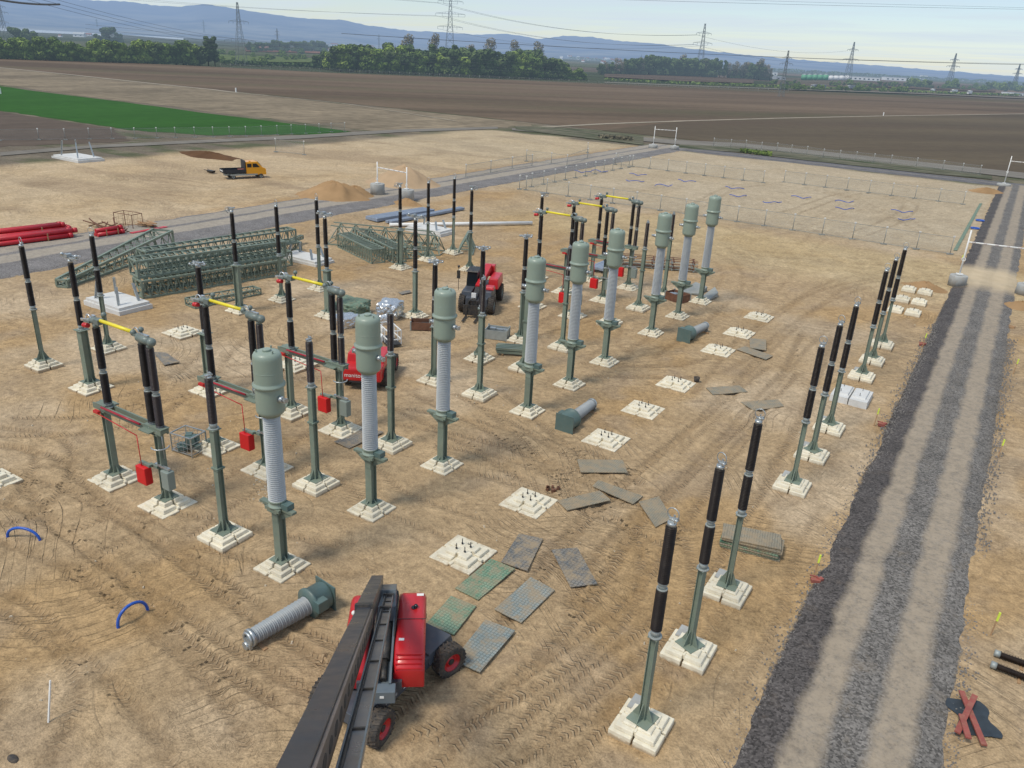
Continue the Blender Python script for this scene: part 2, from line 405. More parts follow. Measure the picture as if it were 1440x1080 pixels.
C = mixc(C, np.array([.44, .37, .255]), sm(AA, 100, 150)*lft*.5)
C = mixc(C, C*np.array([.74, .72, .70]), np.clip(RUT, 0, 1)*.6)  # ruts darkened in the tint, standing in for their shadow edges
C = mixc(C, C*1.10, sm(fbm(XX*2.1, YY*2.1, 3), .5, .8)*.6)
soil = np.ones(XX.shape+(3,))*np.array([.155, .13, .095])
soil = mixc(soil, np.array([.07, .09, .035]), sm(fbm(XX*.09, YY*.3, 4), .48, .6)*.75)
soil = mixc(soil, np.array([.26, .22, .16]), sm(fbm(XX*.3+50, YY*.2, 4), .58, .7)*.6)
C = mixc(soil, C, site)
m = bpy.data.meshes.new('site_ground'); ny, nx = XX.shape
co = np.stack([XX, YY, HH], -1).reshape(-1, 3)
idx = np.arange(ny*nx).reshape(ny, nx)
fa = np.stack([idx[:-1, :-1], idx[:-1, 1:], idx[1:, 1:], idx[1:, :-1]], -1).reshape(-1, 4)
m.vertices.add(len(co)); m.vertices.foreach_set('co', co.ravel())
m.loops.add(fa.size); m.loops.foreach_set('vertex_index', fa.ravel().astype(np.int32))
m.polygons.add(len(fa)); m.polygons.foreach_set('loop_start', np.arange(0, fa.size, 4, dtype=np.int32)); 
m.update(calc_edges=True); m.polygons.foreach_set('use_smooth', np.ones(len(fa), bool))
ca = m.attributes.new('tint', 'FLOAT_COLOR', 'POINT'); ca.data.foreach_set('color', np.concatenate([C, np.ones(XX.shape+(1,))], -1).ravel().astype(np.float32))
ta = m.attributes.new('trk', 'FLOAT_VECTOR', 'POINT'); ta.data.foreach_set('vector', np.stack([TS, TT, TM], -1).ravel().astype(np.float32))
m.validate()
def gz(x, y):
    i = min(max(int(np.searchsorted(GX, x)), 0), nx-1); j = min(max(int(np.searchsorted(GY, y)), 0), ny-1); return float(HH[j, i])

mt, nt = new_mat('sand'); q = N(nt)
geo = q.n('ShaderNodeNewGeometry'); P = geo.outputs['Position']
ti = q.n('ShaderNodeAttribute', attribute_name='tint'); tk = q.n('ShaderNodeAttribute', attribute_name='trk')
sp = q.n('ShaderNodeSeparateXYZ'); q.l(tk.outputs['Vector'], sp.inputs[0])
n_f = q.noise(P, 3.2, 6, .74); n_m = q.noise(P, .7, 4, .6, 1.2); n_g = q.noise(P, 14, 1, .7)
c = q.mix(1.0, ti.outputs['Color'], q.ramp(n_f, [(.25, .56), (.5, 1.0), (.75, 1.30)]), 'MULTIPLY')
c = q.mix(1.0, c, q.ramp(n_m, [(.3, (.82, .80, .78)), (.7, (1.15, 1.14, 1.13))]), 'MULTIPLY')
c = q.mix(1.0, c, q.ramp(n_g, [(.3, .82), (.7, 1.14)]), 'MULTIPLY')
crk = q.noise(q.scaled(P, (1, 1, 1)), 1.1, 4, .62, 2.0)   # ragged dark edges of pushed sand
crk = q.math('ABSOLUTE', q.math('SUBTRACT', crk, .5)); crk = q.mapr(crk, 0, .018, 1, 0)
msk = q.mapr(q.noise(P, .16, 1), .5, .62)
crk = q.math('MULTIPLY', crk, msk, clamp=True)
c = q.mix(q.math('MULTIPLY', crk, .16), c, (.18, .12, .07))
wn = q.n('ShaderNodeTexNoise'); q.l(P, wn.inputs['Vector']); wn.inputs['Scale'].default_value = .045; wn.inputs['Detail'].default_value = 2
wv = q.n('ShaderNodeVectorMath', operation='MULTIPLY_ADD'); q.l(wn.outputs['Color'], wv.inputs[0]); wv.inputs[1].default_value = (26, 26, 0); q.l(P, wv.inputs[2])
def streak(rot, sx, sy, wdt, mk):
    m_ = q.n('ShaderNodeMapping'); q.l(wv.outputs[0], m_.inputs[0]); m_.inputs['Rotation'].default_value = (0, 0, rot)
    m2 = q.n('ShaderNodeMapping'); q.l(m_.outputs[0], m2.inputs[0]); m2.inputs['Scale'].default_value = (sx, sy, 1)
    n_ = q.noise(m2.outputs[0], 1.0, 3, .55); a_ = q.mapr(q.math('ABSOLUTE', q.math('SUBTRACT', n_, .5)), 0, wdt, 1, 0)
    return q.math('MULTIPLY', q.math('MULTIPLY', a_, q.mapr(q.noise(n_ and P, mk, 2), .44, .58)), q.mapr(n_m, .3, .6), clamp=True)
st1 = streak(R(28), .05, 1.25, .03, .11); st2 = streak(R(-42), .06, 1.5, .032, .13)
stk = q.math('MAXIMUM', st1, st2)
c = q.mix(q.math('MULTIPLY', stk, .26), c, (.155, .10, .058))
vo = q.n('ShaderNodeTexVoronoi'); q.l(P, vo.inputs['Vector']); vo.inputs['Scale'].default_value = 3.3
peb = q.mapr(vo.outputs['Distance'], .05, .09, 1, 0); sp2 = q.n('ShaderNodeSeparateColor'); q.l(vo.outputs['Color'], sp2.inputs[0])
peb = q.math('MULTIPLY', peb, q.math('GREATER_THAN', sp2.outputs[0], .82))
c = q.mix(peb, c, (.52, .43, .31))
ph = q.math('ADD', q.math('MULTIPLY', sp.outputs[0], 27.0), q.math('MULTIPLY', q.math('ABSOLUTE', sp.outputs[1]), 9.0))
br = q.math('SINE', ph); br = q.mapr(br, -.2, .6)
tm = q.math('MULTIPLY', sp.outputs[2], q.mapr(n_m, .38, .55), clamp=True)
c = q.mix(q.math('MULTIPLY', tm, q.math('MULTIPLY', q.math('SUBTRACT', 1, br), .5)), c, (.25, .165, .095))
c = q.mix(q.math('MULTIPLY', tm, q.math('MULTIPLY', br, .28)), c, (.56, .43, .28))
b = q.n('ShaderNodeBsdfPrincipled'); q.l(c, b.inputs['Base Color']); b.inputs['Roughness'].default_value = .95; b.inputs['Specular IOR Level'].default_value = .15
hgt = q.math('ADD', q.math('MULTIPLY', n_f, .55), q.math('MULTIPLY', n_g, .18))
hgt = q.math('ADD', hgt, q.math('MULTIPLY', n_m, 1.3))
hgt = q.math('SUBTRACT', hgt, q.math('MULTIPLY', crk, .1)); hgt = q.math('SUBTRACT', hgt, q.math('MULTIPLY', stk, .5))
hgt = q.math('ADD', hgt, q.math('MULTIPLY', q.math('MULTIPLY', br, tm), .8))
bp = q.n('ShaderNodeBump'); bp.inputs['Strength'].default_value = 1.0; bp.inputs['Distance'].default_value = .10
q.l(hgt, bp.inputs['Height']); q.l(bp.outputs[0], b.inputs['Normal'])
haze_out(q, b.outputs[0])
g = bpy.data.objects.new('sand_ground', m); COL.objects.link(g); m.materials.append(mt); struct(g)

def ribbon(name, mat, along, x0, x1, y0, y1, z=.08, nx_=24, step=.5, ragged=.35, fall=.5):
    """gravel sheet; 'along' is the world axis it runs along; edges ragged and sinking into the sand"""
    mb = MB(); n = int((y1-y0)/step)+1
    js = np.linspace(y0, y1, n)
    for j, y in enumerate(js):
        e0 = (fbm(np.array([y*.7]), np.array([x0*3.]), 4)[0]-.5)*ragged*2; e1 = (fbm(np.array([y*.7+31]), np.array([x1*3.]), 4)[0]-.5)*ragged*2
        for i in range(nx_+1):
            t = i/nx_; x = (x0+e0)*(1-t)+(x1+e1)*t
            ed = min(t, 1-t)*abs(x1-x0); h = z*min(1, ed/fall)-.10*max(0, 1-ed/.25)
            wx, wy = (x, y) if along == 'Y' else (y, x)
            h += float(_T[int(wx*7) % 256, int(wy*7) % 256]-.5)*.012
            mb.v.append((wx, wy, h+(.5*gz(wx, wy) if z < .2 else 0)))
    for j in range(n-1):
        for i in range(nx_):
            a = j*(nx_+1)+i; f = (a, a+1, a+nx_+2, a+nx_+1)
            mb.f.append(f if along == 'Y' else f[::-1]); mb.sm.append(True)
    return struct(obj(name, mb, mat))

def gravel_mat(name, lanes, axis, soft=.45, xfade=None, gcol=((.066, .061, .056), (.28, .258, .235)), lane=(.345, .283, .21), cross=None, edges=None):
    m, nt = new_mat(name); q = N(nt)
    geo = q.n('ShaderNodeNewGeometry'); P = geo.outputs['Position']; s = q.n('ShaderNodeSeparateXYZ'); q.l(P, s.inputs[0])
    X = s.outputs[0] if axis == 'Y' else s.outputs[1]; Y = s.outputs[1] if axis == 'Y' else s.outputs[0]
    vo = q.n('ShaderNodeTexVoronoi'); q.l(P, vo.inputs['Vector']); vo.inputs['Scale'].default_value = 15
    sc = q.n('ShaderNodeSeparateColor'); q.l(vo.outputs['Color'], sc.inputs[0])
    st = q.math('ADD', q.math('MULTIPLY', sc.outputs[0], .55), q.math('MULTIPLY', q.noise(P, 5, 6, .75), .6))
    c = q.mix(q.mapr(st, .25, .95), gcol[0], gcol[1])
    c = q.mix(1.0, c, q.ramp(q.noise(P, .45, 4), [(.3, .8), (.7, 1.2)]), 'MULTIPLY')
    c = q.mix(q.math('MULTIPLY', q.mapr(q.noise(P, 1.3, 6, .7), .56, .7), .4), c, (.27, .22, .165))
    wob = q.math('MULTIPLY', q.math('SUBTRACT', q.noise(P, .5, 5, .7), .5), .75)
    if axis == 'Y' and cross: c = q.mix(q.mapr(q.math('ADD', X, q.math('MULTIPLY', q.noise(P, 1.2, 4), .5)), -1.5, -1.1), q.mix(1.0, c, (.56, .54, .56), 'MULTIPLY'), c)
    xx = q.math('ADD', X, wob); mask = None
    for l0, w, st_ in lanes:
        d = q.math('ABSOLUTE', q.math('SUBTRACT', xx, l0)); k = q.math('MULTIPLY', q.mapr(d, w*.45, w*.5+soft*.6, 1, 0), st_)
        mask = k if mask is None else q.math('MAXIMUM', mask, k)
    mask = q.math('MULTIPLY', mask, q.mapr(q.noise(P, 3.4, 6, .8), .34, .54, .5, 1.0))
    lc = q.mix(q.mapr(q.noise(P, 1.7, 6, .7), .3, .7), tuple(x*.86 for x in lane), tuple(x*1.12 for x in lane))
    c = q.mix(mask, c, lc)
    if cross:
        yy = q.math('ADD', Y, q.math('MULTIPLY', wob, 3.0)); d = q.math('ABSOLUTE', q.math('SUBTRACT', yy, cross[0]))
        k = q.math('MULTIPLY', q.mapr(d, cross[1]*.6, cross[1]+1.5, 1, 0), .93); c = q.mix(k, c, q.mix(q.noise(P, .8, 5), (.46, .36, .23), (.62, .50, .34)))
    if edges:
        de = q.math('MINIMUM', q.math('ABSOLUTE', q.math('SUBTRACT', X, edges[0])), q.math('ABSOLUTE', q.math('SUBTRACT', X, edges[1])))
        k = q.math('ADD', q.math('MULTIPLY', de, 1.5), q.math('MULTIPLY', q.noise(P, 3.5, 5, .8), 1.0)); c = q.mix(q.mapr(k, .62, .80, 1, 0), c, (.40, .285, .16))
    b = q.n('ShaderNodeBsdfPrincipled'); q.l(c, b.inputs['Base Color']); b.inputs['Roughness'].default_value = .9; b.inputs['Specular IOR Level'].default_value = .2
    bp = q.n('ShaderNodeBump'); bp.inputs['Distance'].default_value = .06
    q.l(q.math('SUBTRACT', 1.0, q.math('MULTIPLY', mask, .8)), bp.inputs['Strength']); q.l(st, bp.inputs['Height']); q.l(bp.outputs[0], b.inputs['Normal'])
    haze_out(q, b.outputs[0]); return m
road_m = gravel_mat('road_gravel', [(-1.22, .76, .9), (.93, .88, .9)], 'Y', cross=(91, 5), edges=(-3.05, 2.5))
ribbon('haul_road', road_m, 'Y', -3.05, 2.5, 8, 182, z=.16, ragged=.3, fall=1.1)
aroad_m = gravel_mat('access_gravel', [(-71.1, 2.3, .9), (-74.3, 2.3, .85)], 'Y', lane=(.36, .31, .245), gcol=((.12, .112, .108), (.29, .27, .26)), edges=(-76.4, -65.6))
ribbon('access_road', aroad_m, 'Y', -76.4, -65.6, 14, 186, z=.12, step=.8, ragged=.5)
ring_m = gravel_mat('ring_gravel', [(181.5, 1.2, .3)], 'X', gcol=((.09, .088, .092), (.20, .19, .195)))
ribbon('ring_road', ring_m, 'X', 177.5, 185.5, -71, 6, z=.10, step=1.0, ragged=.5)

# ---- far fields
def field_mat(name, c1, c2, rot, stretch=(.004, .05, 1), streak=.8, fine=.5, extra=None):
    m, nt = new_mat(name); q = N(nt)
    geo = q.n('ShaderNodeNewGeometry'); P = geo.outputs['Position']
    rt = q.n('ShaderNodeMapping'); q.l(P, rt.inputs[0]); rt.inputs['Rotation'].default_value = (0, 0, rot)
    sc = q.n('ShaderNodeMapping'); q.l(rt.outputs[0], sc.inputs[0]); sc.inputs['Scale'].default_value = stretch
    n1 = q.noise(sc.outputs[0], 1.0, 6, .6)
    c = q.mix(q.mapr(n1, .5-.25/streak, .5+.25/streak), c1, c2)
    if extra:
        c = q.mix(q.math('MULTIPLY', q.mapr(q.noise(sc.outputs[0], .6, 3, .5), .5, .62), .7), c, extra)
    sc2 = q.n('ShaderNodeMapping'); q.l(rt.outputs[0], sc2.inputs[0]); sc2.inputs['Scale'].default_value = (.03, .8, 1)
    c = q.mix(1.0, c, q.ramp(q.noise(sc2.outputs[0], 1.0, 4, .6), [(.3, 1-.2*fine), (.7, 1+.2*fine)]), 'MULTIPLY')
    c = q.mix(1.0, c, q.ramp(q.noise(P, .25, 6, .7), [(.3, 1-.3*fine), (.7, 1+.3*fine)]), 'MULTIPLY')
    b = q.n('ShaderNodeBsdfPrincipled'); q.l(c, b.inputs['Base Color']); b.inputs['Roughness'].default_value = 1; b.inputs['Specular IOR Level'].default_value = .1
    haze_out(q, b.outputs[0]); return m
def sheet(name, pts, z, mat, edge=0.0, sub=12):
    mb = MB(); ring_ = []
    P = [Vector((p[0], p[1], z)) for p in pts]
    r2 = random.Random(len(name)*13+int(abs(pts[0][0])))
    for i, p in enumerate(P):
        q_ = P[(i+1) % len(P)]; k = max(1, sub) if edge else 1
        for j in range(k):
            v = p.lerp(q_, j/k)
            if edge and j: v += Vector((r2.gauss(0, edge), r2.gauss(0, edge), 0))
            ring_.append(v)
    mb.quad(*ring_); return struct(obj(name, mb, mat))
F_dark = field_mat('ploughed_brown', (.10, .07, .046), (.165, .118, .078), R(-55), (.0022, .017, 1), 2.6, .5, extra=(.088, .078, .042))
F_olive = field_mat('ploughed_olive', (.092, .070, .046), (.125, .096, .060), R(-55), (.003, .02, 1), 2.2, .35, extra=(.10, .072, .048))
F_dry = field_mat('stubble', (.14, .112, .076), (.27, .215, .145), R(90), (.02, .045, 1), 1.2, 1.0)
F_green = field_mat('young_crop', (.022, .078, .008), (.034, .108, .014), R(90), (.01, .1, 1), 1.0, .5)
F_brown = field_mat('bare_brown', (.09, .068, .052), (.125, .095, .072), R(90), (.02, .1, 1), 1.0, .5)
F_track = field_mat('field_track', (.26, .225, .17), (.34, .29, .22), R(90), (.05, .3, 1), 1, .5)
F_plain = None
Wt = lambda a, b: (-b, a)
sheet('stubble_field', [Wt(146, 126), Wt(207, 118), Wt(207, 900), Wt(146, 900)], .02, F_dry, 1.2, 40)
sheet('green_field', [Wt(140.5, 131), Wt(144, 320), Wt(150, 900), Wt(100, 900), Wt(101, 205), Wt(101, 155), Wt(108, 140), Wt(128, 131)], .04, F_green, .5, 14)
sheet('bare_field', [Wt(100, 158), Wt(100, 900), Wt(20, 900), Wt(45, 150), Wt(68, 142), Wt(90, 139)], .03, F_brown, .4, 12)
sheet('ploughed_field', [Wt(206, 900), Wt(210, 250), Wt(208, 112), Wt(205, 60), Wt(206, 10), Wt(196, -60), Wt(160, -500), Wt(1900, -500), Wt(985, 15), Wt(760, 200), Wt(420, 401), Wt(330, 512), Wt(262, 530), Wt(200, 1200)], .05, F_dark, 0)
sheet('olive_field', [Wt(206, 100), Wt(271, 101), Wt(423, 61), Wt(598, 7), Wt(1100, -150), Wt(700, -420), Wt(200, -200), Wt(209, 10), Wt(208, 40)], .08, F_olive, 0)
def strip_px(name, pts, w, z, mat, edge=0):
    L = [px(u, v, z) for u, v in pts]; l, r = [], []
    for i, p in enumerate(L):
        d = (L[min(i+1, len(L)-1)]-L[max(i-1, 0)]).normalized(); nn = Vector((-d.y, d.x, 0))*w/2
        l.append(p+nn); r.append(p-nn)
    mb = MB()
    for i in range(len(L)-1): mb.quad(l[i], l[i+1], r[i+1], r[i])
    return struct(obj(name, mb, mat))
strip_px('field_path', [(-60, 89), (0, 95), (100, 105), (230, 119), (300, 126), (330, 130)], 3.2, .11, F_track)
strip_px('field_path', [(330, 130), (400, 137), (480, 145), (560, 157), (640, 170)], 1.2, .11, F_track)
strip_px('field_path', [(760, 179), (850, 174), (960, 170), (1100, 166), (1240, 163), (1440, 160), (1600, 158)], 2.6, .12, F_track)
# verge strips along the perimeter
F_verge = field_mat('verge', (.05, .065, .03), (.17, .15, .11), R(0), (.08, .5, 1), 1.6, 1.0)
F_road2 = field_mat('farm_road', (.15, .135, .115), (.23, .21, .18), R(0), (.05, .5, 1), 1, .3)
def poly_px(name, top, bot, z, mat): return sheet(name, [tuple(px(u, v, z)[:2]) for u, v in top+bot[::-1]], z, mat)
poly_px('grass_verge', [(955, 203), (1040, 206), (1150, 218), (1280, 232), (1395, 247)], [(955, 208), (1040, 214), (1150, 227), (1280, 241), (1395, 252)], .13, F_verge)
poly_px('farm_road', [(720, 180), (800, 185), (955, 197), (1040, 201), (1150, 212), (1280, 226), (1480, 247)], [(720, 183), (800, 189), (955, 203), (1040, 206), (1150, 218), (1280, 232), (1480, 256)], .14, F_road2)
poly_px('grass_verge', [(725, 177), (800, 180), (905, 192)], [(725, 182), (800, 191), (905, 204)], .15, F_verge)
poly_px('farm_road', [(0, 214), (130, 204), (300, 196), (420, 190), (560, 182), (700, 178)], [(0, 219), (130, 208), (300, 200), (420, 195), (560, 186), (700, 181)], .10, F_road2)

# plain beyond
mt, nt = new_mat('plain'); q = N(nt)
geo = q.n('ShaderNodeNewGeometry'); P = geo.outputs['Position']
vo = q.n('ShaderNodeTexVoronoi'); q.l(q.scaled(P, (.0022, .0009, 1), R(35)), vo.inputs['Vector']); vo.inputs['Scale'].default_value = 1
sc = q.n('ShaderNodeSeparateColor'); q.l(vo.outputs['Color'], sc.inputs[0])
c = q.ramp(sc.outputs[0], [(0, (.05, .075, .035)), (.25, (.12, .09, .07)), (.45, (.07, .10, .04)), (.6, (.17, .125, .095)), (.75, (.045, .06, .03)), (1, (.13, .13, .08))])
c = q.mix(1.0, c, q.ramp(q.noise(P, .02, 5), [(.3, .8), (.7, 1.2)]), 'MULTIPLY')
b = q.n('ShaderNodeBsdfPrincipled'); q.l(c, b.inputs['Base Color']); b.inputs['Roughness'].default_value = 1; b.inputs['Specular IOR Level'].default_value = .1
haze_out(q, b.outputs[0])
mb = MB(); mb.quad((-40000, -3000, -.45), (30000, -3000, -.45), (30000, 45000, -.45), (-40000, 45000, -.45)); struct(obj('plain', mb, mt))

# hills
ridge = [(-500, -30), (-250, -16), (-60, -8), (0, -6), (60, -3), (117, 0), (187, 3), (233, 9), (260, 10), (293, 6), (327, 11), (367, 17), (400, 22), (440, 27), (487, 28), (513, 35), (573, 43), (620, 45), (647, 47), (670, 49), (707, 47), (735, 51), (757, 55), (793, 50), (833, 52), (863, 57), (913, 60), (960, 67), (1000, 72), (1060, 78), (1150, 86), (1250, 93), (1350, 101), (1440, 108), (1700, 128), (2000, 145)]
def ridge_y(u):
    for (u0, v0), (u1, v1) in zip(ridge[:-1], ridge[1:]):
        if u0 <= u <= u1: return v0+(v1-v0)*(u-u0)/(u1-u0)
    return ridge[-1][1]
mb = MB(); us = list(np.arange(-500, 2000, 6)); NR = 16
for i, u in enumerate(us):
    d0 = ray(u, 74); az = Vector((d0.x, d0.y)).normalized()
    Pr = az*(10500+900*math.sin(u*.011))
    top = pz(0, 0, (0, 1)) if False else None
    # height of the ridge at that range
    dr = ray(u, ridge_y(u)); zt = CAMZ + dr.z/math.hypot(dr.x, dr.y)*Pr.length
    for j in range(NR+1):
        t = j/NR; rr = 5600+(Pr.length-5600)*t
        nz = fbm(np.array([u*.012]), np.array([t*2.4]), 5)[0]
        h = max(zt, 14)*(t**1.5)*(1+(nz-.5)*.55*(1-t)*2) if j < NR else max(zt, 10)
        if j == 0: h = -30
        mb.v.append((az.x*rr, az.y*rr, h+((_T[i % 256, 7]-.5)*10 if j == NR else 0)))
for i in range(len(us)-1):
    for j in range(NR):
        a = i*(NR+1)+j; mb.f.append((a, a+NR+1, a+NR+2, a+1)); mb.sm.append(True)
mt, nt = new_mat('hills'); q = N(nt)
geo = q.n('ShaderNodeNewGeometry'); P = geo.outputs['Position']; s = q.n('ShaderNodeSeparateXYZ'); q.l(P, s.inputs[0])
n1 = q.noise(P, .0016, 8, .65); c = q.mix(q.mapr(n1, .4, .6), (.025, .04, .025), (.22, .21, .13))
c = q.mix(q.mapr(s.outputs[2], 120, 330), c, q.mix(q.noise(P, .002, 7), (.02, .03, .025), (.07, .08, .05)))
b = q.n('ShaderNodeBsdfPrincipled'); q.l(c, b.inputs['Base Color']); b.inputs['Roughness'].default_value = 1; b.inputs['Specular IOR Level'].default_value = 0
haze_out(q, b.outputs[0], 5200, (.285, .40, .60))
struct(obj('hills', mb, mt))

# - sky and sun
w = bpy.data.worlds.new('World'); S.world = w; w.use_nodes = True; nt = w.node_tree; nt.nodes.clear(); q = N(nt)
SUN_EL = R(58); SUN_AZ = R(200)        # compass bearing measured clockwise from +Y
sky = q.n('ShaderNodeTexSky', sky_type='NISHITA', sun_disc=False); sky.sun_elevation = SUN_EL; sky.sun_rotation = SUN_AZ
sky.air_density = 1.0; sky.dust_density = .4; sky.ozone_density = 1.0; sky.altitude = 100
tc = q.n('ShaderNodeTexCoord'); G = tc.outputs['Generated']; s = q.n('ShaderNodeSeparateXYZ'); q.l(G, s.inputs[0])
zz = q.math('ADD', s.outputs[2], .06); dv = q.n('ShaderNodeCombineXYZ'); q.l(q.math('DIVIDE', s.outputs[0], zz), dv.inputs[0]); q.l(q.math('DIVIDE', s.outputs[1], zz), dv.inputs[1])
cl = q.noise(q.scaled(dv.outputs[0], (.35, 1.0, 1), R(31)), 1.1, 8, .6, .4); cm = q.math('MULTIPLY', q.mapr(cl,   .42, .68, .15, .9), 1.0)
cm = q.math('MAXIMUM', cm, q.mapr(s.outputs[2], 0, .5, .0, .55))
col = q.mix(cm, q.mix(1.0, sky.outputs[0], (.95, 1.0, 1.12), 'MULTIPLY'), (5.5, 6.35, 7.1))
bg = q.n('ShaderNodeBackground'); q.l(col, bg.inputs[0]); bg.inputs[1].default_value = .118
o = q.n('ShaderNodeOutputWorld'); q.l(bg.outputs[0], o.inputs[0])
sl = bpy.data.lights.new('sun', 'SUN'); sl.energy = 2.7; sl.angle = R(16); sl.color = (1, .93, .80)
so = bpy.data.objects.new('sun', sl); COL.objects.link(so)
sd = Vector((math.sin(SUN_AZ)*math.cos(SUN_EL), math.cos(SUN_AZ)*math.cos(SUN_EL), math.sin(SUN_EL)))
so.rotation_euler = sd.to_track_quat('Z', 'Y').to_euler()
S.view_settings.view_transform = 'Standard'; S.view_settings.look = 'None'; S.view_settings.exposure = 0
S.render.engine = 'CYCLES'
# ------------------------------------------------------------------ foundations
ZP = .45
def quad_tiers(mb, tiers, g=.05, top_block=None):
    for h0, h1, z0, z1 in tiers:
        for sx in (-1, 1):
            for sy in (-1, 1):
                j = .004
                b = [(sx*g, sy*g, z0), (sx*h0, sy*g, z0), (sx*h0, sy*h0, z0), (sx*g, sy*h0, z0)]
                t = [(sx*(g+j), sy*(g+j), z1), (sx*h1, sy*(g+j), z1), (sx*h1, sy*h1, z1), (sx*(g+j), sy*h1, z1)]
                if sx*sy < 0: b.reverse(); t.reverse()
                mb.prism(b, t)
def found_mesh(kind):
    mb = MB()
    if kind == 'stepped':
        quad_tiers(mb, [(.76, .75, -.12, .15), (.60, .58, .152, .30), (.44, .42, .302, ZP)], g=.045); mb.box((0, 0, .16), (.12, 1.3, .16)); mb.box((0, 0, .17), (1.3, .12, .16)); mb.box((0, 0, .365), (.5, .5, .16))
    elif kind == 'block':
        quad_tiers(mb, [(.76, .75, -.12, .24), (.64, .61, .242, .38), (.46, .43, .382, ZP)], g=.03); mb.box((0, 0, .3), (.08, 1.1, .2)); mb.box((0, 0, .31), (1.1, .08, .2)); mb.box((0, 0, .37), (.5, .5, .15))
    elif kind == 'large':
        quad_tiers(mb, [(.86, .85, -.12, .13), (.66, .63, .132, .29), (.46, .44, .292, ZP)], g=.05); mb.box((0, 0, .12), (.14, 1.5, .16)); mb.box((0, 0, .13), (1.5, .14, .16)); mb.box((0, 0, .36), (.6, .6, .16))
    elif kind == 'empty':
        quad_tiers(mb, [(.98, .97, -.12, .12), (.74, .72, .122, .25), (.50, .48, .252, .36)], g=.06); mb.box((0, 0, .1), (.14, 1.8, .14)); mb.box((0, 0, .12), (1.8, .14, .14)); mb.box((0, 0, .26), (.7, .7, .17))
    me = mb.mesh('foundation'); bm = bmesh.new(); bm.from_mesh(me)
    bmesh.ops.bevel(bm, geom=[e for e in bm.edges if len(e.link_faces) == 2 and e.calc_face_angle(0) > .5], offset=.018, segments=1, affect='EDGES'); bm.to_mesh(me); bm.free(); return me
FM = {k: found_mesh(k) for k in ('stepped', 'block', 'large', 'empty')}
for k in FM: FM[k].materials.append(M['concrete'])
bolt_mb = MB(); bolt_mb.cyl((0, 0, .30), (0, 0, .62), .018, n=6); bolt_mb.cyl((0, 0, .40), (0, 0, .43), .045, n=6)
BOLT = bolt_mb.mesh('anchor_bolt'); BOLT.materials.append(M['darkmetal'])
def bolts_on(t, P):
    for x, y in P: at(obj('anchor_bolt', BOLT, None, t), x, y)
def foundation(P, kind, label, group, bolts=False, rz=0.0):
    j = rnd.gauss(0, .01)
    if bolts:
        t = thing('concrete_foundation', label, 'foundation', (P[0], P[1], 0), rz+j, group)
        obj('footing', FM[kind], None, t); bolts_on(t, [(sx*.2, sy*.2) for sx in (-1, 1) for sy in (-1, 1)])
    else:
        t = obj('concrete_foundation', FM[kind], None); tag(t, label, 'foundation', group); t.location = (P[0], P[1], 0); t.rotation_euler = (0, 0, rz+j)
    return t

# ------------------------------------------------------------------ insulators
def shed_profile(z0, z1, r_core, r_shed, n, taper=1.0, alt=.82):
    pr = []; st = (z1-z0)/n
    for k in range(n):
        z = z0+k*st; t = 1+(taper-1)*(k/n); rs = r_shed*t*(1 if k % 2 == 0 else alt); rc = r_core*t
        pr += [(rc, z), (rs, z+st*.16), (rs*.99, z+st*.36), (rc, z+st*.62)]
    pr.append((r_core*taper, z1)); return pr
def ins_mesh(L, rc, rs, n, taper=1.0, seg=14, alt=.84, dark=False):
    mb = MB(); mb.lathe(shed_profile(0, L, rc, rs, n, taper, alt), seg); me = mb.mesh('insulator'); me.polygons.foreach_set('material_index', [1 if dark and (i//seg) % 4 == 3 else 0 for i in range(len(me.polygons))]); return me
INS_LO = ins_mesh(1.36, .125, .170, 24, .98, 16, 1.0); INS_UP = ins_mesh(1.80, .118, .163, 32, .95, 16, 1.0); INS_CT = ins_mesh(3.38, .25, .325, 40, .93, 24, 1.0, True)
INS_LO.materials.append(M['black']); INS_UP.materials.append(M['black'])
INS_LOB = INS_LO.copy(); INS_UPB = INS_UP.copy()
for x in (INS_LOB, INS_UPB): x.materials.clear(); x.materials.append(M['brown'])
INS_CT.materials.append(M['greyins']); INS_CT.materials.append(M['greygap_shade'])
def flange(mb, z, r, h): mb.cyl((0, 0, z), (0, 0, z+h), r, n=14)
def lat(mb, pts, w):
    for a, b in pts: mb.bar(a, b, w)

def column_mb(w, h, fin=.30, finh=.55, seam=True):
    mb = MB(); mb.box((0, 0, h/2), (w, w*.35, h)); 
    for s in (-1, 1):       # flanges of the H-section
        mb.box((s*w*.46, 0, h/2+.001), (w*.1, w, h-.004))
    mb.box((0, 0, .015), (fin*2+.05, fin*2+.05, .03))
    for dx, dy in ((1, 0), (-1, 0), (0, 1), (0, -1)):
        a = Vector((dx, dy, 0)); n_ = Vector((-dy, dx, 0))*.012
        p = [a*w*.45, a*(fin+.02), a*w*.45+Vector((0, 0, finh))]; p[0].z = p[1].z = .031
        p = [Vector(x) for x in p]; mb.prism([x-n_ for x in p], [x+n_ for x in p])
    if seam: mb.box((0, 0, h*.62), (w*1.5, w*1.5, .025)); mb.box((0, 0, h*.62+.05), (w*1.5, w*1.5, .02))
    mb.box((0, 0, h-.015), (w*1.55, w*1.55, .03)); return mb
COLM = {}
for k, a in {'slim': (.20, 3.04, .33, .6, False), 'wide': (.40, 3.04, .36, .3, False), 'mid': (.27, 3.04, .34, .5, False), 'tall': (.25, 4.44, .36, .5, True), 'box': (.27, 3.0, .33, .4, False), 'ct': (.33, 2.14, .3, .2, False)}.items():
    COLM[k] = column_mb(*a).mesh('column'); COLM[k].materials.append(M['steel'])
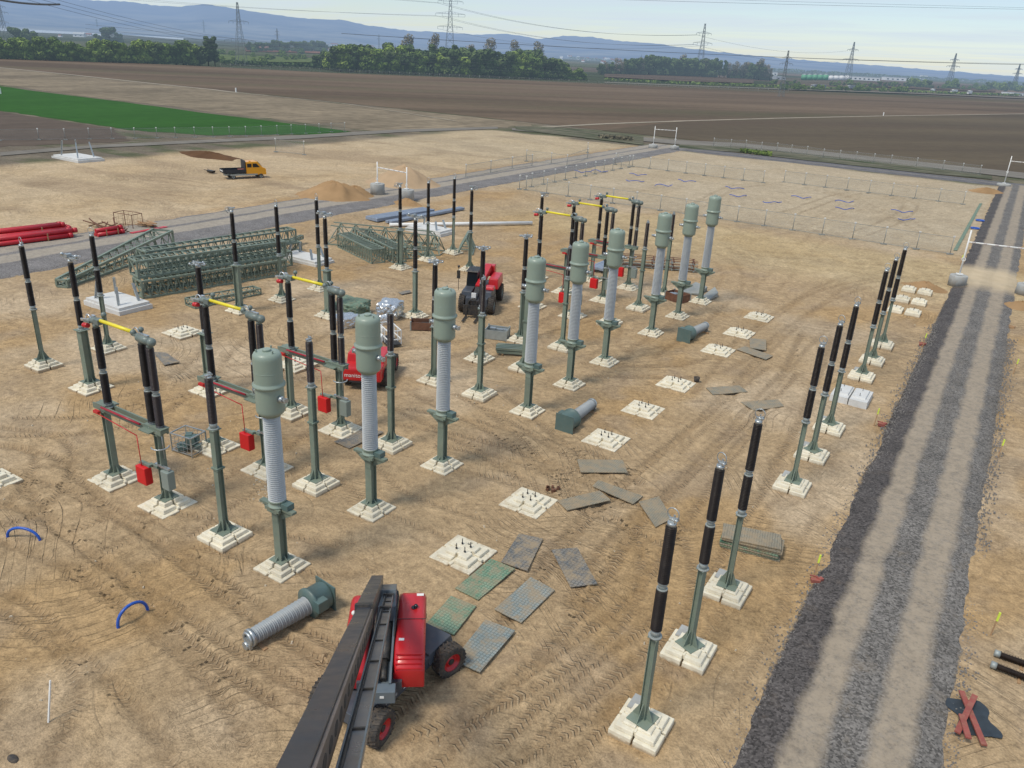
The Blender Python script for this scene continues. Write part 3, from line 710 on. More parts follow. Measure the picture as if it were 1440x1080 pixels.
def ring_top():
    mb = MB(); mb.cyl((0, 0, 0), (0, 0, .12), .13, .12); mb.box((0, 0, .16), (.16, .08, .08)); mb.ring((0, 0, .36), .17, .016, 'y'); mb.bar((-.1, 0, .2), (.16, .05, .24), .05); mb.cyl((.12, -.08, .2), (.12, .08, .2), .045); mb.box((.02, .05, .24), (.05, .04, .14)); return mb.mesh('terminal')
def plate_top():
    mb = MB(); mb.cyl((0, 0, 0), (0, 0, .1), .13, .12)
    for k in range(5):
        t = k*1.256+.3; mb.bar((0, 0, .16), (.46*math.cos(t), .40*math.sin(t), .17), .10, .03); mb.cyl((.42*math.cos(t), .36*math.sin(t), .14), (.42*math.cos(t), .36*math.sin(t), .26), .05)
    mb.ring((-.18, 0, .24), .16, .02, 'z'); mb.bar((-.5, .12, .24), (.45, .12, .26), .05); mb.box((.1, 0, .24), (.22, .18, .1)); mb.bar((0, 0, .1), (.05, 0, .45), .03); return mb.mesh('terminal')
def arm_top():
    mb = MB(); mb.cyl((0, 0, 0), (0, 0, .22), .12, .12); mb.box((0, 0, .3), (.22, .2, .16)); mb.bar((-.2, 0, .4), (.3, 0, .42), .09, .05)
    mb.ring((.32, 0, .24), .17, .022, 'y'); mb.ring((.22, .12, .2), .15, .02, 'x'); mb.bar((.1, 0, .3), (.55, .1, .12), .05); mb.cyl((-.16, -.1, .4), (-.16, .1, .4), .06); return mb.mesh('terminal')
def bus_top():
    mb = MB(); mb.cyl((0, 0, 0), (0, 0, .2), .12); mb.box((0, 0, .26), (.24, .9, .06)); mb.bar((-.05, -.75, .28), (-.05, .75, .30), .05, .1); mb.bar((.12, -.55, .33), (.12, .6, .33), .12, .1)
    mb.ring((.2, -.35, .36), .16, .02, 'z'); mb.sphere((-.1, .5, .42), .09); mb.sphere((.05, -.5, .42), .09); mb.box((0, .1, .4), (.3, .22, .14)); return mb.mesh('terminal')
def stub_top():
    mb = MB(); mb.cyl((0, 0, 0), (0, 0, .08), .13, .11); mb.box((0, 0, .11), (.3, .12, .05)); mb.bar((0, 0, .1), (0, .04, .28), .03); mb.box((.1, .04, .15), (.06, .12, .08)); return mb.mesh('terminal')
TOP = {'ring': ring_top(), 'plate': plate_top(), 'arm': arm_top(), 'bus': bus_top(), 'stub': stub_top()}
for k in TOP: TOP[k].materials.append(M['zinc'])
JB = MB(); JB.cyl((0, 0, 0), (0, 0, .05), .155, n=14); JB.cyl((0, 0, .05), (0, 0, .19), .115, n=14); JB.cyl((0, 0, .19), (0, 0, .24), .15, n=14); JOINT = JB.mesh('joint'); JOINT.materials.append(M['joint'])
KB = MB(); KB.cyl((0, 0, 0), (0, 0, .05), .2, n=14); KB.cyl((0, 0, .05), (0, 0, .26), .13, .15, n=14); FLG = KB.mesh('base_flange'); FLG.materials.append(M['joint'])
def at(o, x=0, y=0, z=0, rz=0): o.location = (x, y, z); o.rotation_euler = (0, 0, rz); return o
PROTO = {}
def make_post(col, top, single=False):
    t = thing('post_insulator', '-', 'post insulator')
    hcol = 4.44 if single else 3.04
    obj('column', COLM[col], None, t); at(obj('base_flange', FLG, None, t), z=hcol)
    if single:
        at(obj('insulator', INS_UPB, None, t), z=4.69); at(obj('terminal', TOP['stub'], None, t), z=6.49)
    else:
        at(obj('insulator', INS_LO, None, t), z=3.30); at(obj('joint', JOINT, None, t), z=4.66); at(obj('insulator', INS_UP, None, t), z=4.90); at(obj('terminal', TOP[top], None, t), z=6.70)
    return t
def post(P, col, top, label, group, rz=0.0, single=False, f='stepped', flabel=None, fgroup='stepped concrete foundations under steel columns', frz=0.0):
    k = (col, top, single); loc = Vector((P[0], P[1], ZP))
    if k not in PROTO:
        t = PROTO[k] = make_post(*k); t.location = loc; t.rotation_euler = (0, 0, rz); t['label'] = label; t['group'] = group
    else: t = dup(PROTO[k], loc, rz, label, group)
    foundation(P, f, flabel, fgroup, rz=frz); return t
# row R: nine ring-topped posts beside the gravel road
rows = [(17.67, 5.5), (21.6, 5.5), (25.63, 5.5), (35.44, 5.53), (39.4, 5.53), (43.48, 5.53), (53.2, 5.52), (56.96, 5.5), (61.13, 5.5)]
for i, (a, b) in enumerate(rows):
    if i >= 0:
        post(W(a, b), 'slim', 'ring', f'{ORD[i]} from the camera of nine dark insulator posts beside the gravel road', 'insulator posts beside the haul road', rz=R(rnd.uniform(-25, 25)), f='block',
             flabel=f'cream block foundation under the {ORD[i]} insulator post of the haul road row', fgroup='block foundations beside the haul road')
        if True:
            pl = obj('grey_patch', (lambda m: (m.box((0, 0, 0), (.34, .62, .05)), m)[1])(MB()), 'grey_concrete'); tag(pl, f'small grey patch on the rear corner of the {ORD[i]} haul road foundation', 'slab', 'grey patches on the haul road foundations'); pl.location = W(a+.50, b+.42, .415);  # thin grey box added for the grey tone of that corner
# row L: posts in front of the access road
Ls = [(22.52, 45.86, 'ring'), (26.45, 45.6, 'ring'), (36.75, 45.7, 'arm'), (40.58, 45.5, 'ring'), (44.63, 45.5, 'ring'), (54.2, 45.1, 'arm'), (58.2, 45.1, 'ring'), (62.2, 45.1, 'ring')]
for i, (a, b, tp) in enumerate(Ls):
    post(W(a, b), 'wide' if tp == 'arm' else 'slim', tp, f'{["first","second","third","fourth","fifth","sixth","seventh","last"][i]} from the left of eight insulator posts in the row by the lattice steel', 'slender insulator posts in the back row', rz=R(rnd.uniform(-30, 30)) if tp == 'ring' else R(200),
         flabel=f'cream stepped foundation under the {["leftmost","second","third","fourth","fifth","sixth","seventh","rightmost"][i]} back row insulator post')
mids = [(22.32, 40.8, 'wide', 'bus', 'tall insulator post with flat bus clamp, behind the nearest yellow-armed disconnector', 'large'),
 (26.09, 35.5, 'wide', 'plate', 'insulator post with star plate on top, beside the second disconnector from left', 'large'),
 (40.07, 40.1, 'wide', 'bus', 'tall insulator post with wide bus clamp, right of the third yellow tube', 'stepped'),
 (44.09, 35.3, 'mid', 'bus', 'insulator post on a slim column in front of the two box trusses', 'stepped'),
 (35.14, 26.7, 'mid', 'plate', 'star-topped insulator post just left of the third grey-green transformer', 'stepped'),
 (39.9, 26.65, 'mid', 'plate', 'star-topped insulator post rising in front of the red telehandler', 'stepped'),
 (44.75, 26.5, 'mid', 'plate', 'star-topped insulator post just left of the fourth grey-green transformer', 'stepped'),
 (57.92, 40.1, 'mid', 'arm', 'insulator post with bracket top in front of the leaning triangular frames', 'stepped'),
 (59.85, 34.1, 'mid', 'arm', 'bracket-topped insulator post standing behind the far left yellow tube', 'stepped')]
for a, b, col, tp, lb, f in mids:
    post(W(a, b), col, tp, lb, 'insulator posts in the middle rows', rz=R(90 if tp == 'bus' else rnd.uniform(0, 60)), f=f, flabel='foundation under the ' + lb.replace('tall ', '').replace('insulator post', 'post').replace('bracket-topped ', ''))
# row S: short single-unit posts behind the transformers
Ss = [(17.01, 23.2), (22.09, 23.3), (27.14, 23.2), (35.11, 23.35), (40.3, 23.5), (45.3, 23.5), (52.3, 23.3), (57.3, 23.2), (62.37, 23.1)]
for i, (a, b) in enumerate(Ss):
    post(W(a, b), 'tall', 'stub', f'{ORD[i]} from the camera of posts with one short insulator behind the transformers', 'single-insulator posts behind the transformers', single=True, rz=R(90), f='block',
         flabel=f'cream block foundation under the {ORD[i]} single-insulator post', fgroup='block foundations behind the transformers')

# ------------------------------------------------------------------ instrument transformers
def tank_mb():
    mb = MB(); mb.lathe([(.33, 5.98), (.34, 6.06), (.44, 6.09), (.475, 6.14), (.488, 6.2), (.49, 6.24), (.49, 6.5), (.49, 7.04), (.49, 7.07), (.53, 7.09), (.56, 7.12), (.56, 7.18), (.49, 7.22), (.489, 7.27), (.486, 8.05), (.485, 8.12), (.475, 8.22), (.42, 8.31), (.28, 8.35), (.001, 8.36)], 36)
    mb.cyl((0, 0, 8.34), (0, 0, 8.43), .14, n=14); mb.lathe([(.480, 7.61), (.492, 7.62), (.492, 7.64), (.480, 7.65)], 36)
    for k in range(3):
        t = k*2.09+.4; mb.box((.34*math.cos(t), .34*math.sin(t), 8.36), (.05, .03, .14))
    return mb
TANK = tank_mb().mesh('tank'); TANK.materials.append(M['tank'])
def make_ct():
    t = thing('instrument_transformer', '-', 'transformer')
    obj('column', COLM['ct'], None, t); D = .36
    mb = MB(); mb.box((0, 0, 1.83+D), (.62, .5, .05)); mb.box((0, .0, 1.93+D), (.22, 1.7, .10))
    for s in (-1, 1):
        p = [Vector((0, s*.18, 1.88+D)), Vector((0, s*.85, 1.88+D)), Vector((0, s*.18, 1.45+D))]; mb.prism([x+Vector((-.05, 0, 0)) for x in p], [x+Vector((.05, 0, 0)) for x in p])
        mb.box((.16*s, 0, 1.6+D), (.05, .3, .5))
    for s in (-1, 1): mb.box((s*.24, 0, 1.92+D), (.12, .7, .12))
    obj('bracket', mb, 'steel', t)
    mb = MB(); mb.box((.05, -.42, 2.08+D), (.34, .42, .24)); obj('terminal_box', mb, 'tankdark', t, bevel=.02)
    mb = MB(); mb.lathe([(.34, 1.98+D), (.34, 2.04+D), (.29, 2.06+D), (.29, 2.2+D), (.33, 2.22+D), (.33, 2.27+D)], 24); obj('base_collar', mb, 'tank', t)
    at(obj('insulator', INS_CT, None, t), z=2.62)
    k = obj('tank', TANK, None, t)
    for s in (-1, 1):
        mb = MB(); mb.cyl((0, s*.45, 6.72), (0, s*.66, 6.72), .12, .11); mb.cyl((0, s*.66, 6.72), (0, s*.80, 6.72), .07); mb.box((0, s*.78, 6.72), (.16, .05, .16))
        obj('terminal', mb, 'zinc', k)
    return t
CTS = [(16.97, 19.93), (22.03, 19.97), (27.0, 19.95), (34.88, 19.95), (39.8, 19.97), (44.64, 19.98), (52.25, 19.94), (57.49, 19.93), (62.73, 19.96)]
ct = make_ct()
CTN = ['nearest and largest', 'second nearest', 'third nearest', 'fourth', 'fifth', 'sixth', 'seventh', 'eighth', 'farthest']
for i, (a, b) in enumerate(CTS):
    lb = f'{CTN[i]} of nine standing transformers with grey-green tank on a pale ribbed insulator'
    if i == 0: ct.location = W(a, b, ZP); ct.rotation_euler = (0, 0, PI/2); ct['label'] = lb; ct['group'] = 'standing transformers in a long row'; c_ = ct
    else: c_ = dup(ct, W(a, b, ZP), PI/2, lb)
    foundation(W(a, b), 'stepped', f'cream stepped foundation under the {CTN[i]} standing transformer', 'stepped foundations under the transformers')

# ------------------------------------------------------------------ disconnectors (local x = toward +b (left), built along -X world)
def make_ds():
    t = thing('disconnector', '-', 'disconnector')
    # local frame: x to the right in world (-b); left support at x=-1.75, right at x=+1.75
    for x in (-1.75, 1.85): at(obj('column', COLM['box'], None, t), x)
    mb = MB(); 
    for s in (-1, 1): mb.box((0, s*.16, 2.92), (4.6, .07, .24))
    for x in (-2.1, -1.4, 1.4, 1.7, 2.25): mb.box((x, 0, 2.95), (.1, .26, .12))
    mb.box((-1.75, 0, 3.07), (.7, .42, .04)); mb.box((1.8, 0, 3.07), (1.1, .42, .04)); mb.box((-1.9, .35, 2.96), (.9, .28, .05)); mb.box((1.55, -.3, 2.9), (.7, .3, .05))
    obj('beam', mb, 'steel', t)
    mb = MB(); mb.cyl((-1.5, -.30, 3.06), (1.15, -.30, 3.06), .045, n=10); obj('torsion_tube', mb, 'redtube', t)
    mb = MB(); mb.cyl((-1.95, -.34, 2.72), (1.0, -.42, 2.55), .022, n=8); mb.cyl((1.0, -.42, 2.55), (1.08, -.44, 1.15), .02, n=8); mb.box((-1.85, -.32, 2.76), (.34, .14, .12)); obj('drive_rod', mb, 'red', t)
    for x, A, B, z in ((-1.45, INS_LO, INS_UP, 0), (1.55, INS_LO, INS_UP, 0), (2.05, INS_LOB, INS_UPB, -.06)):
        at(obj('base_flange', FLG, None, t), x, z=3.09+z-.12); at(obj('insulator', A, None, t), x, z=3.18+z); at(obj('joint', JOINT, None, t), x, z=4.54+z); at(obj('insulator', B, None, t), x, z=4.78+z)
    mb = MB(); mb.cyl((2.05, 0, .75+.9), (2.05, 0, 3.0), .022, n=8); obj('operating_rod', mb, 'zinc', t)
    # right head: long rounded casting with two corona balls
    mb = MB(); n = 10
    pts = []
    mb.cyl((1.45, 0, 6.78), (2.15, 0, 6.76), .17, n=14); mb.sphere((1.45, 0, 6.78), .17); mb.sphere((2.2, 0, 6.76), .18); mb.box((1.35, 0, 6.86), (.5, .2, .1)); mb.sphere((1.35, .18, 7.05), .11); mb.sphere((1.12, -.02, 6.93), .12)
    mb.cyl((1.35, .18, 6.85), (1.35, .18, 7.0), .05); mb.cyl((1.55, 0, 6.56), (1.55, 0, 6.7), .12); mb.cyl((2.05, 0, 6.5), (2.05, 0, 6.66), .12); obj('contact_head', mb, 'tankdark2', t)
    mb = MB(); mb.box((1.75, .02, 6.96), (.55, .12, .05)); mb.ring((1.3, 0, 7.0), .16, .022, 'y', a0=0, a1=PI); obj('contact_fingers', mb, 'zinc', t)
    mb = MB(); mb.cyl((-1.45, 0, 6.56), (-1.45, 0, 6.72), .12); mb.sphere((-1.5, 0, 6.85), .22, sc=(1.35, .8, .7)); mb.box((-1.2, 0, 6.86), (.3, .28, .22)); mb.sphere((-1.1, .2, 7.12), .11); mb.cyl((-1.1, .2, 6.9), (-1.1, .2, 7.1), .04); mb.box((-1.75, -.05, 6.8), (.4, .3, .1)); obj('hinge_head', mb, 'tankdark2', t)
    mb = MB(); mb.ring((-1.72, -.1, 6.9), .18, .025, 'y'); mb.bar((-2.1, -.2, 6.82), (-1.6, -.1, 6.86), .05, .1); mb.box((-1.6, .05, 7.0), (.2, .1, .08)); obj('hinge_ring', mb, 'bright', t)
    mb = MB(); mb.cyl((-1.85, -.22, 6.62), (-1.62, -.22, 6.66), .10, n=12); mb.sphere((-1.88, -.22, 6.62), .11); obj('earthing_contact', mb, 'red', t)
    mb = MB(); mb.cyl((-1.06, 0, 6.93), (1.08, 0, 6.93), .075, n=14); obj('contact_arm', mb, 'yellow', t)
    mb = MB(); mb.box((1.12, -.40, .78), (.62, .34, .80)); k = obj('drive_box', mb, 'redbox', t, bevel=.03)
    mb = MB(); mb.box((1.16, -.30, 1.24), (.66, .16, .1)); mb.box((1.5, -.15, 1.2), (.5, .1, .12)); obj('bracket', mb, 'steel', t)
    mb = MB(); mb.box((2.3, -.12, .80), (.48, .34, .84)); obj('motor_box', mb, 'greybox', t, bevel=.03)
    mb = MB(); mb.ring((1.95, -.05, 2.2), .34, .03, 'z', a0=-2.2, a1=.9); obj('cable_guide', mb, 'zinc', t)
    mb = MB(); mb.box((2.0, -.1, 1.3), (.9, .12, .08)); obj('box_bracket', mb, 'zinc', t)
    for c_ in t.children:
        if c_.name.split('.')[0] not in ('column',): c_.location.z += .24
    return t
M['tankdark2'] = paint('casting_grey_green', (.15, .185, .17), .4, 0, .1, 2, dust=.08)
DS = [(17.2, 28.9), (21.8, 28.0), (26.9, 28.2), (52.1, 28.2), (57.5, 28.3), (62.5, 28.3)]
DN = ['nearest left', 'second left', 'third left', 'front of the far group', 'middle of the far group', 'rear of the far group']
DL = ['nearest disconnector, yellow tube over the red beam, at the far left', 'second disconnector from the left, its yellow tube behind the nearest transformer', 'third disconnector from the left, its columns beside the red parked machine',
      'front disconnector with yellow tube in the far group of three', 'middle disconnector with yellow tube in the far group of three', 'rearmost disconnector with the highest yellow tube in the photo']
ds = make_ds()
for i, (a, b) in enumerate(DS):
    if i == 0: d_ = ds; ds.location = W(a, b, ZP); ds['label'] = DL[0]; ds['group'] = 'disconnectors with yellow contact tubes'
    else: d_ = dup(ds, W(a, b, ZP), 0, DL[i])
    for s, nm in ((-1.75, 'left'), (1.85, 'right')):
        foundation(W(a, b-s), 'large', f'cream stepped foundation under the {nm} column of the {DN[i]} disconnector', 'stepped foundations under the disconnectors')

# ------------------------------------------------------------------ empty foundations
E1 = [(21.7, 14.9), (26.6, 14.85), (34.4, 14.85), (39.2, 14.85), (44.1, 14.8), (51.9, 14.75), (56.7, 14.75), (61.8, 14.75)]
for i, (a, b) in enumerate(E1):
    foundation(W(a, b), 'empty', f'{ORD[i]} from the camera of eight empty bolted foundations in the middle row', 'empty foundations with anchor bolts', True)
for (u, v, lb) in ((257, 462, 'empty cream foundation with bolts left of the second yellow tube'), (-12, 670, 'empty foundation cut by the left edge of the photo'), (415, 507, 'empty foundation with bolts behind the second disconnector beam')):
    p = px(u, v, .35); foundation(p, 'empty' if u > 0 else 'large', lb, 'empty foundations with anchor bolts', True)
for i, (a, b) in enumerate([(80.0, 5.4), (75.8, 5.4), (71.8, 5.4)]):
    t = thing('concrete_foundation', ['farthest', 'middle', 'nearest'][i]+' of three small paired foundations left of the haul road', 'foundation', W(a, b), 0, 'small paired foundations')
    for s in (-1, 1):
        mb = MB(); mb.box((s*.68, 0, .1), (1.2, 1.5, .4), top=.94); mb.box((s*.68, 0, .38), (.8, .9, .16), top=.9); obj('footing', mb, 'concrete', t)
        bolts_on(t, [(s*.68, .2), (s*.68, -.2)])
t = thing('concrete_foundation', 'pale oblong double foundation lying between the fourth and seventh haul road posts', 'foundation', W(49.2, 5.4), 0)
for s in (-1, 1):
    mb = MB(); mb.box((s*.55, 0, .12), (1.05, 2.2, .44), top=.97); mb.box((s*.5, .1, .39), (.8, 1.7, .1), top=.9); obj('footing', mb, 'white_concrete', t)
bolts_on(t, [(x, y) for x in (-.6, .5) for y in (-.4, .6)])
# white tower slabs with steel stubs
def slab(cx, cy, sx, sy, lb, h=.5, stub=.9):
    t = thing('tower_foundation', lb, 'foundation', (cx, cy, 0), 0, 'white slabs for lattice towers')
    mb = MB(); mb.box((0, 0, h*.3-.1), (sx, sy, h*.6+.2)); mb.box((0, 0, h*.8), (sx*.92, sy*.92, h*.4)); obj('slab', mb, 'white_concrete', t)
    for s in (-1, 1):
        for r_ in (-1, 1):
            mb = MB(); x, y = s*sx*.30, r_*sy*.30
            p = Vector((x, y, h)); q_ = Vector((x*.82, y*.82, h+stub)); mb.bar(p, q_, .2, .03, (0, 1, 0)); mb.bar(p+Vector((.09*s, .02*r_, 0)), q_+Vector((.09*s, .02*r_, 0)), .03, .2, (0, 1, 0)); obj('steel_stub', mb, 'zinc', t)
slab(-53.1, 32.0, 4.3, 2.6, 'square white slab with steel stubs in front of the left lattice trusses', .5, 1.3)
slab(-53.0, 50.4, 4.8, 2.3, 'white slab with steel stubs between the two lattice stacks')
slab(-52.8, 68.5, 4.8, 2.6, 'white slab half hidden behind the triangular trusses')
p = px(110, 224, 0); slab(p.x, p.y, 7, 4.2, 'small distant white slab with stubs, near the green field', .5, 2.2)
# ------------------------------------------------------------------ lettering
def text_mesh(txt, size, ext=.004):
    cu = bpy.data.curves.new('lettering', 'FONT'); cu.body = txt; cu.size = size; cu.extrude = ext; cu.align_x = 'CENTER'; cu.resolution_u = 3
    o = bpy.data.objects.new('lettering', cu); COL.objects.link(o); dg = bpy.context.evaluated_depsgraph_get(); me = bpy.data.meshes.new_from_object(o.evaluated_get(dg))
    bpy.data.objects.remove(o); bpy.data.curves.remove(cu); return me
def lettering(txt, size, mat, parent, origin, xdir, ydir, name='lettering'):
    me = text_mesh(txt, size); me.materials.clear(); me.materials.append(M[mat]); o = bpy.data.objects.new(name, me); COL.objects.link(o); o.parent = parent
    x = Vector(xdir).normalized(); y = Vector(ydir).normalized(); z = x.cross(y); mtx = Matrix((x, y, z)).transposed().to_4x4(); mtx.translation = Vector(origin); o.matrix_local = mtx; return o

def wheel(parent, x, y, r, w, side, rim='red', n=30, steer=0.0, lug=True):
    """side = +1: outer face toward +x (local)"""
    mb = MB(); Mx = Matrix.Rotation(steer, 3, 'Z') @ Matrix.Rotation(PI/2*side, 3, 'Y')
    prof = [(r*.60, -w/2), (r*.80, -w/2), (r*.93, -w*.46), (r*.975, -w*.36), (r*.98, 0), (r*.975, w*.36), (r*.93, w*.46), (r*.80, w/2), (r*.60, w/2), (r*.56, w*.40), (r*.56, -w*.40)]
    i = len(mb.v)
    for rr, z in prof:
        for k in range(n): t = 2*PI*k/n; mb.v.append(tuple(Mx @ Vector((rr*math.cos(t), rr*math.sin(t), z))))
    m_ = len(prof)
    for j in range(m_):
        for k in range(n):
            mb.f.append((i+j*n+k, i+j*n+(k+1) % n, i+((j+1) % m_)*n+(k+1) % n, i+((j+1) % m_)*n+k)); mb.sm.append(True)
    if lug:
        for k in range(22):
            t = 2*PI*k/22
            for s in (-1, 1):
                tt = t+(.14 if s > 0 else 0); c, sn_ = math.cos(tt), math.sin(tt); c2, s2 = math.cos(tt-.16), math.sin(tt-.16)
                a = Mx @ Vector((r*1.0*c, r*1.0*sn_, s*.02)); b_ = Mx @ Vector((r*.97*c2, r*.97*s2, s*w*.48)); mb.bar(a, b_, r*.085, r*.08, Mx @ Vector((c, sn_, 0)))
    wh = obj('wheel', mb, 'rubber', parent); wh.location = (x, y, r)
    mb = MB(); mb.lathe([(r*.57, w*.44), (r*.57, w*.40), (r*.50, w*.36), (r*.46, w*.18), (r*.30, w*.14), (r*.28, w*.26), (r*.16, w*.28), (.001, w*.28)], 24, Mx=Mx, cap0=False); obj('rim', mb, rim, wh)
    mb = MB(); mb.lathe([(r*.20, w*.28), (r*.20, w*.33), (r*.14, w*.36), (.001, w*.36)], 14, Mx=Mx); obj('hub', mb, 'darkmetal', wh)
    return wh

# ------------------------------------------------------------------ boom lift (near, red)
BC = W(14.55, 12.62); t = thing('boom_lift', 'large red boom lift whose dark telescopic boom rises toward the camera at the bottom', 'boom lift', BC)
HANG = R(36.87)
mb = MB()   # chassis, runs along world Y
mb.box((0, 0, .74), (1.5, 3.5, .44)); mb.box((0, 1.62, .84), (1.62, 1.25, .36), top=.92); mb.box((0, -1.62, .84), (1.62, 1.15, .36), top=.92)
mb.prism([(-.62, -1.0, .965), (.62, -1.0, .965), (.62, .95, .965), (-.62, .95, .965)], [(-.45, -.8, 1.06), (.45, -.8, 1.06), (.45, .8, 1.06), (-.45, .8, 1.06)])
for y in (-1.66, 1.66): mb.box((0, y, .52), (1.9, .22, .22))
ch = obj('chassis', mb, 'chassis', t, bevel=.02)
lettering('280 TJ', .26, 'white', ch, (.765, .1, .66), (0, 1, 0), (0, 0, 1))
lettering('manitou', .17, 'white', ch, (.765, -.8, .68), (0, 1, 0), (0, 0, 1))
for x, y, sd_ in ((1.06, -1.66, 1), (1.06, 1.66, 1), (-1.06, -1.66, -1), (-1.06, 1.66, -1)):
    wheel(t, x, y, .55, .44, sd_, steer=R(-16 if y > 0 else 8))
mb = MB(); mb.cyl((0, 0, 1.04), (0, 0, 1.2), .55, n=24); obj('slewing_ring', mb, 'darkmetal', t)
RT = Matrix.Rotation(HANG, 3, 'Z')
def L(x, y, z): return RT @ Vector((x, y, z))
def hood(name, x0, x1, y0, y1, zt, zl, label=None):
    me = bpy.data.meshes.new(name); bm = bmesh.new()
    secs = [(y0, .62), (y0+.25, .86), (y0+.7, 1.0), (y0+1.3, 1.0), (y1-.25, 1.0), (y1, .9)]
    prev = None
    for y, s in secs:
        xm = (x0+x1)/2; hw = (x1-x0)/2; z1 = 1.15+(zt-1.15)*s; rr = .16
        ring_ = [(xm-hw, 1.12), (xm-hw, z1-rr), (xm-hw+rr*.35, z1-rr*.3), (xm-hw+rr, z1), (xm+hw-rr, z1), (xm+hw-rr*.35, z1-rr*.3), (xm+hw, z1-rr), (xm+hw, 1.12)]
        vs = [bm.verts.new(L(x, y, z)) for x, z in ring_]
        if prev:
            for i in range(len(vs)): bm.faces.new((prev[i], prev[(i+1) % 8], vs[(i+1) % 8], vs[i]))
        else: bm.faces.new(vs)
        prev = vs
    bm.faces.new(prev[::-1]); bmesh.ops.recalc_face_normals(bm, faces=bm.faces); bm.to_mesh(me); bm.free()
    me.materials.append(M['red']); o = obj(name, me, None, t, label, bevel=.035); me.polygons.foreach_set('use_smooth', [True]*len(me.polygons)); return o
h1 = hood('hood', .20, 1.10, -1.08, 2.15, 2.15, 1.1, 'large right hood with black lamp')
h2 = hood('hood', -1.3, -.6, -1.1, 2.1, 2.10, 1.1)
mb = MB(); mb.box(L(.65, .72, 2.155), (.9, .02, .012), HANG); obj('hood_seam', mb, 'darkmetal', h1)
mb = MB(); mb.cyl(L(.72, 1.25, 2.15), L(.72, 1.25, 2.18), .085, n=16); mb.sphere(L(.78, 1.25, 2.22), .07); obj('beacon', mb, 'glass', h1)
mb = MB()
for k in range(4): mb.box(L(.65, -1.06+.10*k, 1.80+.095*k), (.78, .035, .035), HANG)
obj('louvre', mb, 'red', h1)
mb = MB(); mb.box(L(-.2, .6, 1.32), (1.3, 3.6, .26), HANG); obj('turntable', mb, 'chassis', t)
# lower linkage between the hoods
mb = MB()
for x in (-.28, .14): mb.bar(L(x, 1.9, 2.25), L(x, -1.55, 1.62), .06, .34)
fr = obj('riser_arm', mb, 'slate', t)
mb = MB(); mb.bar(L(-.07, 1.0, 1.85), L(-.07, -1.5, 1.5), .36, .06); mb.box(L(-.07, -1.7, 1.52), (.74, .36, .42), HANG); obj('riser_yoke', mb, 'slate', t, bevel=.02)
mb = MB(); mb.cyl(L(-.07, -.6, 1.72), L(-.07, .55, 2.05), .15, n=16); mb.cyl(L(-.07, .55, 2.05), L(-.07, 1.6, 2.35), .07, n=12); mb.cyl(L(-.07, -1.3, 1.62), L(-.07, -.6, 1.72), .10, n=12); obj('lift_cylinder', mb, 'darkmetal', t)
mb = MB(); mb.box(L(-.07, -1.89, 1.56), (.12, .01, .08), HANG); obj('plate_sticker', mb, 'white', t)
# booms
FA = pxd(530, 822, 25.2)-BC; NA = pxd(403, 1130, 7.0)-BC
ax = (NA-FA).normalized(); side = ax.cross(Vector((0, 0, 1))).normalized()*-1    # toward image right
if side.dot(CR) < 0: side = -side
upv = ax.cross(side).normalized()
if upv.z < 0: upv = -upv
LB = (NA-FA).length
def seg(name, off, a, b, w_, h_, mat, parent=t, taper=1.0, bev=.012):
    mb = MB(); o = side*off[0]+upv*off[1]; A = FA+ax*a+o; B = FA+ax*b+o; x = side*w_/2; y = upv*h_/2
    mb.prism([A-x-y, A-x+y, A+x+y, A+x-y], [B-x*taper-y*taper, B-x*taper+y*taper, B+x*taper+y*taper, B+x*taper-y*taper])
    return obj(name, mb, mat, parent, bevel=bev)
s1 = seg('outer_boom', (0, 0), -.4, 7.0, .38, .50, 'boomdark')
seg('boom_collar', (0, 0), 6.75, 7.03, .43, .55, 'darkmetal')
s2 = seg('inner_boom', (0, -.01), 7.0, LB-.1, .32, .42, 'boomdark')
# slotted side plate with oval holes
plate = seg('side_plate', (.185, -.03), 7.1, LB-.2, .045, .40, 'boomside', bev=0)
nh = 17
for k in range(nh):
    c_ = FA+ax*(7.7+(LB-8.2)*k/(nh-1))+side*.2115-upv*.03
    P_ = [c_+ax*(.20*math.cos(2*PI*j/14))+upv*(.085*math.sin(2*PI*j/14)) for j in range(14)]
    mb = MB(); mb.prism([p-side*.012 for p in P_], [p for p in P_]); obj('oval_slot', mb, 'rubber', plate)
j1 = seg('cable_carrier', (.43, -.24), -.2, LB-.1, .24, .14, 'boomgrey')
seg('carrier_edge', (.545, -.16), -.2, LB-.1, .025, .06, 'slate', j1, bev=0); seg('carrier_edge', (.315, -.16), -.2, LB-.1, .025, .06, 'slate', j1, bev=0)
seg('carrier_bracket', (.42, -.2), 4.6, 4.75, .30, .24, 'darkmetal'); seg('carrier_bracket', (.42, -.2), 1.8, 1.9, .30, .24, 'darkmetal')
seg('boom_foot', (.22, -.3), -.5, 1.2, .8, .5, 'slate')
seg('boom_head', (.15, -.1), LB-.2, LB+.25, .6, .5, 'darkmetal')
mb = MB(); mb.sphere(FA+ax*6.8-side*.24+upv*.05, .06); obj('work_lamp', mb, 'white', t)
for o_ in (-.075,):
    mb = MB(); mb.tube([FA+side*(.43+o_)+upv*(-.15+.012*math.sin(k*1.7+o_*30))+ax*(LB*k/24) for k in range(25)], .018, 6); obj('cable', mb, 'rubber', j1)
for k in range(9):
    mb = MB(); c_ = FA+ax*(1.0+k*2.1)+side*.43-upv*.155; mb.bar(c_-side*.13, c_+side*.13, .06, .03, upv); obj('cable_clamp', mb, 'darkmetal', j1)
mb = MB(); mb.box(L(.9, 1.9, 2.155), (.22, .12, .01), HANG); obj('decal', mb, 'white', h1)
mb = MB(); mb.box(L(.4, -.2, 2.155), (.16, .1, .01), HANG); obj('decal', mb, 'white', h1)
